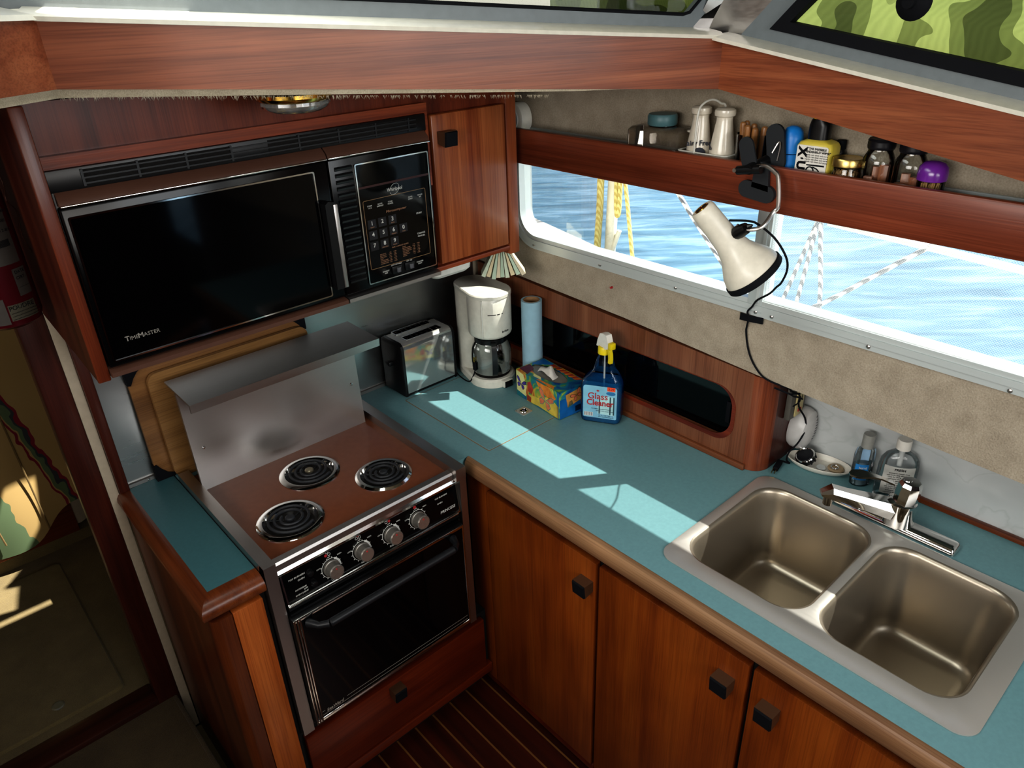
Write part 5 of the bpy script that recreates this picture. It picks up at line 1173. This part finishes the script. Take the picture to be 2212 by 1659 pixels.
m.prism([(-.0225, .0785), (-.018, .0800), (-.0145, .0775), (-.018, .0762)], .0004, .0007, ML2)
m.text('"THE INVISIBLE', .0055, ML2 @ T(.009, .097, .0004), .0003, bold=.0002).text('WINDSHIELD WIPER"', .0055, ML2 @ T(.010, .0915, .0004), .0003, bold=.0002)
for i in range(4): m.text('repels rain sleet and snow', .0042, ML2 @ T(.0095, .0862 - i * .0040, .0004), .0003)
m.prism([(-.008, .069), (.027, .070), (.027, .067), (-.008, .0665)], .0004, .0007, ML2)
m.plate(ell(.0, .0575, .0085, .0085, 20), [ell(.0, .0575, .006, .006, 20)], .0004, .0007, ML2)
m.tube([ML2 @ Vector(p) for p in ((.005, .065, .0006), (.014, .062, .0006), (.018, .058, .0006), (.022, .050, .0006))], .0012, 5)
obj('print', m, BLACKM, lb)
t = thing('bottle', 'black bottle half hidden behind the yellow bottle on the shelf', 'bottle', (1.4065, .652, SH))
obj('body', MB().lathe([(0, 0), (.0105, 0), (.011, .003), (.011, .088), (.007, .098), (.006, .10), (0, .10)], T(1.4065, .652, SH), 20, False, False), BLACKP, t)
obj('cap', MB().lathe([(.0085, .096), (.0085, .112), (0, .113)], T(1.4065, .652, SH), 16, True, False), BLACKM, t)
# toothpick jar with gold lid
PICK = plain('toothpick wood', '#a98355', .7)
jy = .6155
t = thing('jar', 'short glass jar with gold lid full of toothpicks', 'jar', (XS - .008, jy, SH))
obj('glass', MB().lathe([(0, 0), (.023, 0), (.0265, .004), (.0265, .062), (.0235, .070), (.0235, .078)], T(XS - .008, jy, SH), 32, False, False), JAR, t)
obj('lid', MB().lathe([(.0255, .0765), (.0268, .078), (.0268, .089), (.0255, .0915), (.021, .0905), (0, .0905)], T(XS - .008, jy, SH), 36, True, False), steel('gold lid', '#c5ab6a', .3), t)
def picks(cx, cy, R, z0, z1, n, tilt):
    m = MB()
    for i in range(n):
        a = random.uniform(0, 2 * PI); r = R * math.sqrt(random.uniform(.1, 1)); b_ = a + random.uniform(-tilt, tilt)
        m.cyl((cx + r * math.cos(a), cy + r * math.sin(a), z0), (cx + r * math.cos(b_), cy + r * math.sin(b_), z1 - random.uniform(0, .006)), .0011, n=5)
    return m
o = obj('toothpicks', picks(XS - .008, jy, .021, SH + .004, SH + .068, 110, .25), PICK); tag(o, 'upright toothpicks filling the gold-lidded jar', 'toothpicks', kind='stuff')
# two jars of wood blocks
CED = wood('cedar block', '#7d4a31', '#9a6244', '#ad7655', 'z', seed=71)
for jy, nm, blocks in ((.5645, 'left', ((-.012, .010, .040, .2), (-.010, -.010, .028, -.3), (.010, .004, .055, .5), (.006, -.013, .06, .1))), (.509, 'right', ((-.012, .011, .036, -.2), (-.012, -.008, .034, .1), (.008, .008, .05, .3), (.010, -.010, .045, -.1)))):
    t = thing('jar', 'clear jar of cedar blocks with black lid, ' + ('next to the gold-lidded jar' if nm == 'left' else 'next to the purple-capped holder'), 'jar', (XS, jy, SH), group='jars of cedar blocks')
    obj('glass', MB().lathe([(0, 0), (.022, 0), (.0265, .004), (.027, .088), (.0255, .098), (.0215, .106), (.0205, .108), (.0205, .116)], T(XS, jy, SH), 32, False, False), JAR, t)
    obj('lid', MB().lathe([(.022, .112), (.0228, .114)] + [(.0228 + (.0006 if i % 2 else 0), .115 + .0022 * i) for i in range(6)] + [(.0215, .1295), (.018, .1287), (0, .1287)], T(XS, jy, SH), 36, True, False), plain('black jar lid', '#15141a', .35), t)
    for dx, dy, h, rz in blocks:
        o = obj('cedar_block', MB().box(-.0058, .0058, -.0075, .0075, 0, h + .02, .0006, M=T(XS + dx * .85, jy + dy * .85, SH + .0045) @ RZ(rz)), CED, loc=(XS + dx * .85, jy + dy * .85, SH + .0045))
        tag(o, 'cedar wood block inside the ' + ('black-lidded jar next to the gold-lidded jar' if nm == 'left' else 'black-lidded jar next to the purple cap'), 'wood block', 'cedar blocks in the ' + nm + ' jar')
# purple capped holder
jy = .4695
t = thing('toothpick_holder', 'small toothpick holder with purple dome cap at the end of the shelf row', 'toothpick holder', (XS - .004, jy, SH))
obj('cup', MB().lathe([(0, 0), (.0195, 0), (.021, .003), (.0225, .073)], T(XS - .004, jy, SH), 32, False, False), JAR, t)
obj('cap', MB().lathe([(.0215, .071), (.0238, .0725), (.0242, .082), (.0225, .094), (.016, .101), (.007, .1035), (0, .104)], T(XS - .004, jy, SH), 36, True, False), plain('purple plastic', '#6c2a8f', .22, coat=.3), t)
o = obj('toothpicks', picks(XS - .004, jy, .0165, SH + .004, SH + .070, 46, .9), plain('toothpick wood pale', '#b18f5d', .7)); tag(o, 'loose tilted toothpicks inside the purple-capped holder', 'toothpicks', kind='stuff')
# round white fitting in the corner
t = thing('smoke_detector', 'round white detector on the bulkhead corner above the shelf end', 'detector', (1.40, 1.57, .77)) if 0 else None
t = thing('speaker', 'round white wall fitting in the corner behind the upper cabinet', 'wall fitting', (1.395, 1.56, .768))
Q = axisM((1.4195, 1.545, .772), (1.30, 1.56, .775))
obj('housing', MB().lathe([(.042, 0), (.042, .022), (.039, .030), (.034, .033), (0, .034)], Q, 40, True, False), WHITEP, t)
obj('grille', MB().lathe([(.026, .0335), (.024, .0355), (0, .036)], Q, 32, True, False), GREYP, t)

# ================================================================== CLIP LAMP
la = thing('clip_lamp', 'white bell-shaped clip lamp clamped on the shelf fascia, hanging down', 'lamp', (1.318, .745, .70))
p0, p1 = Vector((1.217, .813, .6885)), Vector((1.279, .727, .567))
ax = (p1 - p0).normalized(); L = (p1 - p0).length
hp_ = [(.0, .004), (.0, .004)]
hp_ = [(.013, -.002), (.0205, -.0035), (.0235, .0), (.0245, .006), (.0255, .05), (.028, .085), (.034, .108), (.044, .126), (.053, .142), (.0575, .158), (.0585, .170)]
pa0 = p0 - ax * .004
sh = obj('shade', MB().lathe(hp_ + [(.0565, .170), (.0555, .158), (.05, .142), (.04, .124), (.027, .10), (.022, .06)], axisM(pa0, pa0 + ax), 48, False, True), plain('cream white lampshade', '#d0cabb', .35, coat=.1), la)
obj('rim', MB().lathe([(.0588, .160), (.0605, .162), (.0605, .173), (.0585, .175), (.0565, .173), (.0565, .169)], axisM(pa0, pa0 + ax), 48, False, False), BLACKM, sh)
m = MB(); MX = axisM(pa0, pa0 + ax); m.lathe([(0, -.001), (.0128, -.001), (.0128, -.0028), (0, -.0028)], MX, 24, False, False); obj('vent_opening', m, GAP, sh)
m = MB(); m.tube([MX @ Vector((.0135 * math.cos(a), .0135 * math.sin(a), -.003)) for a in [2 * PI * i / 24 for i in range(24)]], .0012, 6, True); m.box(-.012, .012, -.002, .002, -.0045, -.002, M=MX); obj('socket_clip', m, BRASS, sh)
j0 = pa0 + ax * .075; side = Vector((-.1, -.67, .74)).normalized()
side = (side - ax * side.dot(ax)).normalized()
obj('joint', MB().tube([j0 + side * .022, j0 + side * .034, j0 + side * .052], [.012, .0135, .011], 14), BLACKP, la)
obj('wing_nut', MB().tube([j0 + side * .052, j0 + side * .058, j0 + side * .066], [.004, .006, .002], 8), BLACKP, la)
js = j0 + side * .046
obj('arm', MB().tube([js + Vector((0, .016, .004)), js, js + Vector((.012, -.028, .006)), (1.283, .705, .690), (1.29, .699, .705), (1.293, .708, .752), (1.293, .716, .763), (1.294, .735, .771), (1.297, .757, .768)], .0042, 10, k=6), STEELY, la)
# clamp: two padded jaws
cl = MB()
def jaw(cy0, cz0, cy1, cz1, w, x, tk=.004):
    a = math.atan2(cz1 - cz0, cy1 - cy0); n = 10; P = []
    for i in range(n + 1): t_ = a - PI / 2 + PI * i / n; P.append((cy1 + w * math.cos(t_), cz1 + w * math.sin(t_)))
    for i in range(n + 1): t_ = a + PI / 2 + PI * i / n; P.append((cy0 + w * math.cos(t_), cz0 + w * math.sin(t_)))
    return [(x, y, z) for y, z in P], [(x + tk, y, z) for y, z in P]
JW = plain('dark grey clamp plastic', '#1b1e22', .6)
a1, a2 = jaw(.776, .77, .787, .803, .0155, 1.299); a2 = [(x - .004 - .016, y + .002, z) for x, y, z in a2] if 0 else a2
obj('jaw', MB().loft([a1, a2], True, True), JW, la)
b1_, b2_ = jaw(.742, .772, .751, .822, .0185, 1.336, .006); obj('jaw', MB().loft([b1_, b2_], True, True), JW, la)
f1, f2 = jaw(.783, .7195, .738, .7145, .0165, 1.309, .0085); obj('jaw_pad', MB().loft([f1, f2]).prism([(.735, .72), (.772, .725), (.768, .775), (.74, .772)], 1.309, 1.3155, MR), JW, la)
m = MB().cyl((1.292, .795, .756), (1.292, .745, .765), .0085); m.cyl((1.285, .768, .762), (1.338, .762, .772), .010, n=14); obj('pivot', m, BLACKP, la)
obj('spring', MB().tube([(1.325, .745, .79), (1.33, .737, .81), (1.333, .735, .8), (1.334, .738, .775)], .0015, 6, k=4).cyl((1.283, .797, .757), (1.289, .797, .757), .004), STEELY, la)
cb = obj('cable', MB().tube([j0 + side * .03 + Vector((0, .02, .02)), j0 + side * .055 + Vector((0, .0, .012)), (1.268, .722, .668), (1.278, .69, .645), (1.288, .668, .612), (1.293, .664, .585), (1.30, .675, .555), (1.33, .70, .53), (1.37, .735, .495), (1.395, .775, .462), (1.404, .79, .44), (1.405, .80, .425), (1.408, .797, .41), (1.415, .803, .385), (1.4155, .803, .37), (1.4155, .794, .335), (1.415, .778, .305), (1.414, .752, .280), (1.415, .725, .271), (1.43, .69, .262), (1.47, .70, .235), (1.52, .712, .205)], .0022, 8, k=6), BLACKM, la)
m = MB().tube([(1.417, .716, .258), (1.43, .684, .249), (1.452, .684, .234), (1.49, .69, .214), (1.53, .698, .19)], .0022, 6, k=5); m.tube([(1.44, .682, .246), (1.48, .685, .227), (1.50, .69, .199), (1.485, .697, .188)], .0018, 6, k=5); m.tube([(1.43, .682, .256), (1.45, .678, .244), (1.47, .68, .236), (1.445, .69, .24)], .002, 6, k=5)
o = obj('wire_bundle', m, BLACKM); tag(o, 'tangle of black wires tucked under the fabric edge above the outlet', 'wires')
tp = MB().box(1.4085, 1.4125, .765, .82, .404, .4165, .0005) if 0 else MB().loft([[(1.4125, .822, .415), (1.4125, .822, .397), (1.4135, .822, .397), (1.4135, .822, .415)], [(1.4065, .796, .416), (1.4065, .796, .401), (1.4075, .796, .401), (1.4075, .796, .416)], [(1.4125, .764, .4175), (1.4125, .764, .402), (1.4135, .764, .402), (1.4135, .764, .4175)]])
tag(obj('tape_strip', tp, BLACKM), 'strip of black tape holding the lamp cable under the window', 'tape')

# dome light under the soffit
DX, DY, DZ = .645, 1.30, .932
t = thing('dome_light', 'small round brass dome light with faceted glass under the soffit', 'light', (DX, DY, DZ - .035))
obj('base', MB().lathe([(.070, 0), (.070, -.006), (.066, -.011), (.060, -.014), (0, -.014)], T(DX, DY, DZ), 40, True, False), BRASS, t)
prof = [(.060, -.0135), (.0605, -.019), (.056, -.025), (.044, -.031), (.025, -.0345), (0, -.0355)]
n = 32
obj('lens', MB().loft([[(DX + r * (1 + .035 * (j % 2)) * math.cos(2 * PI * j / n), DY + r * (1 + .035 * (j % 2)) * math.sin(2 * PI * j / n), DZ + z) for j in range(n)] for r, z in prof], False, False), thin_glass('faceted lens', (.85, .86, .84, 1), 2.0, .06, milk=.25, milkcol=(.75, .75, .72, 1)), t)

# ================================================================== CUTTING BOARDS behind the range
def cboard(name, label, x0, x1, zt, yb, yt, th, mat, r, corners):
    t = thing(name, label, 'cutting board', ((x0 + x1) / 2, yb, .001))
    d_ = Vector((0, yt - yb, zt)); H = d_.length
    M = fr(((x0 + x1) / 2, yb, .001), (1, 0, 0), d_)
    W = (x1 - x0) / 2
    obj('board', MB().plate(rrect(-W, W, 0, H, r, 5), [], -th, 0, M), mat, t)
    if corners:
        for sx in (-1, 1):
            for bot in (0, 1):
                p = [(0, 0), (.045, 0), (.047, .008), (.03, .016), (.018, .03), (.008, .047), (0, .045)]
                q = [(sx * (W + .003 - x), (H + .003 - y) if not bot else (y - .0)) for x, y in p]
                obj('corner_bumper', MB().prism(q, -th - .002, .003, M), BLACKM, t)
cboard('cutting_board', 'large wooden cutting board with black corner guards leaning on the backsplash', .338, .805, .315, 1.776, 1.786, .012, BOARD1, .02, True)
cboard('cutting_board', 'smaller pale wooden cutting board leaning in front of the larger board', .376, .80, .292, 1.752, 1.764, .014, BOARD2, .025, False)

# ================================================================== CAMERA AND LIGHT
cam = bpy.data.cameras.new('camera'); co = bpy.data.objects.new('camera', cam); COL.objects.link(co); scene.camera = co
R = [[0.7421326087525889, -0.6694540347611533, -0.0327182879761334], [-0.337701789494538, -0.33130592415056287, -0.8810186638175881], [0.5789617365580075, 0.6648817037374045, -0.4719487553082248]]
Mc = Matrix.Identity(4)
for i in range(3): Mc[i][0] = R[0][i]; Mc[i][1] = -R[1][i]; Mc[i][2] = -R[2][i]
Mc[0][3], Mc[1][3], Mc[2][3] = 0, 0, 1.08
co.matrix_world = Mc
cam.sensor_width = 36; cam.lens = 1592.54 / 2212 * 36; cam.clip_start = .02; cam.clip_end = 200

def light(kind, name, energy, col, loc=(0, 0, 0), target=None, size=None, sizey=None, direction=None):
    l = bpy.data.lights.new(name, kind); l.energy = energy; l.color = col
    if size: l.shape = 'RECTANGLE'; l.size = size; l.size_y = sizey or size
    o = bpy.data.objects.new(name, l); COL.objects.link(o); o.location = loc
    d = Vector(direction) if direction else Vector(target) - Vector(loc)
    o.rotation_euler = d.to_track_quat('-Z', 'Y').to_euler(); return o
s = light('SUN', 'sun', 15.5, (1, .95, .86), direction=(-.525, .357, -1)); s.data.angle = math.radians(.53)
def alight(*a, spread=130, **k):
    o = light('AREA', *a, **k); o.data.spread = math.radians(spread); return o
alight('salon_window_light', 14, (.93, .97, 1), (1.2, -1.1, 1.1), (.8, 1.3, .15), 1.8, .75, spread=120)
alight('aft_door_light', 6, (1, .95, .88), (-.2, -2.0, 1.0), (1.0, 1.2, .45), 1.4, .8, spread=90)
alight('port_window_light', 12, (1, .97, .92), (-1.5, .2, 1.15), (1.4, .75, .42), 2.2, .8, spread=75)
alight('windscreen_light', 4.5, (.95, 1, .95), (.3, 1.0, 1.36), (.75, .7, 0), .9, .3)
sb = light('SPOT', 'added_floor_pool_spot', 150, (1, .86, .66), (.3, -.25, .9), (.52, .74, -.88)); sb.data.spot_size = math.radians(15); sb.data.spot_blend = .35; sb.data.shadow_soft_size = .02  # unseen warm spot added to imitate a sunlit floor patch and its bounce
wd = bpy.data.worlds.new('sky'); scene.world = wd; wd.use_nodes = True
nt = wd.node_tree; bg_ = nt.nodes['Background']
sky = nt.nodes.new('ShaderNodeTexSky'); sky.sky_type = 'NISHITA'; sky.sun_disc = False; sky.sun_elevation = math.radians(57); sky.sun_rotation = math.radians(124)
nt.links.new(sky.outputs[0], bg_.inputs[0]); bg_.inputs[1].default_value = .2
scene.view_settings.view_transform = 'Standard'; scene.view_settings.look = 'Medium High Contrast'; scene.view_settings.exposure = 0; scene.view_settings.gamma = 1
scene.cycles.use_denoising = True
scene.cycles.max_bounces = 8; scene.cycles.transparent_max_bounces = 16; scene.cycles.glossy_bounces = 5; scene.cycles.diffuse_bounces = 4
scene.cycles.sample_clamp_indirect = 6; scene.cycles.caustics_reflective = False; scene.cycles.caustics_refractive = False
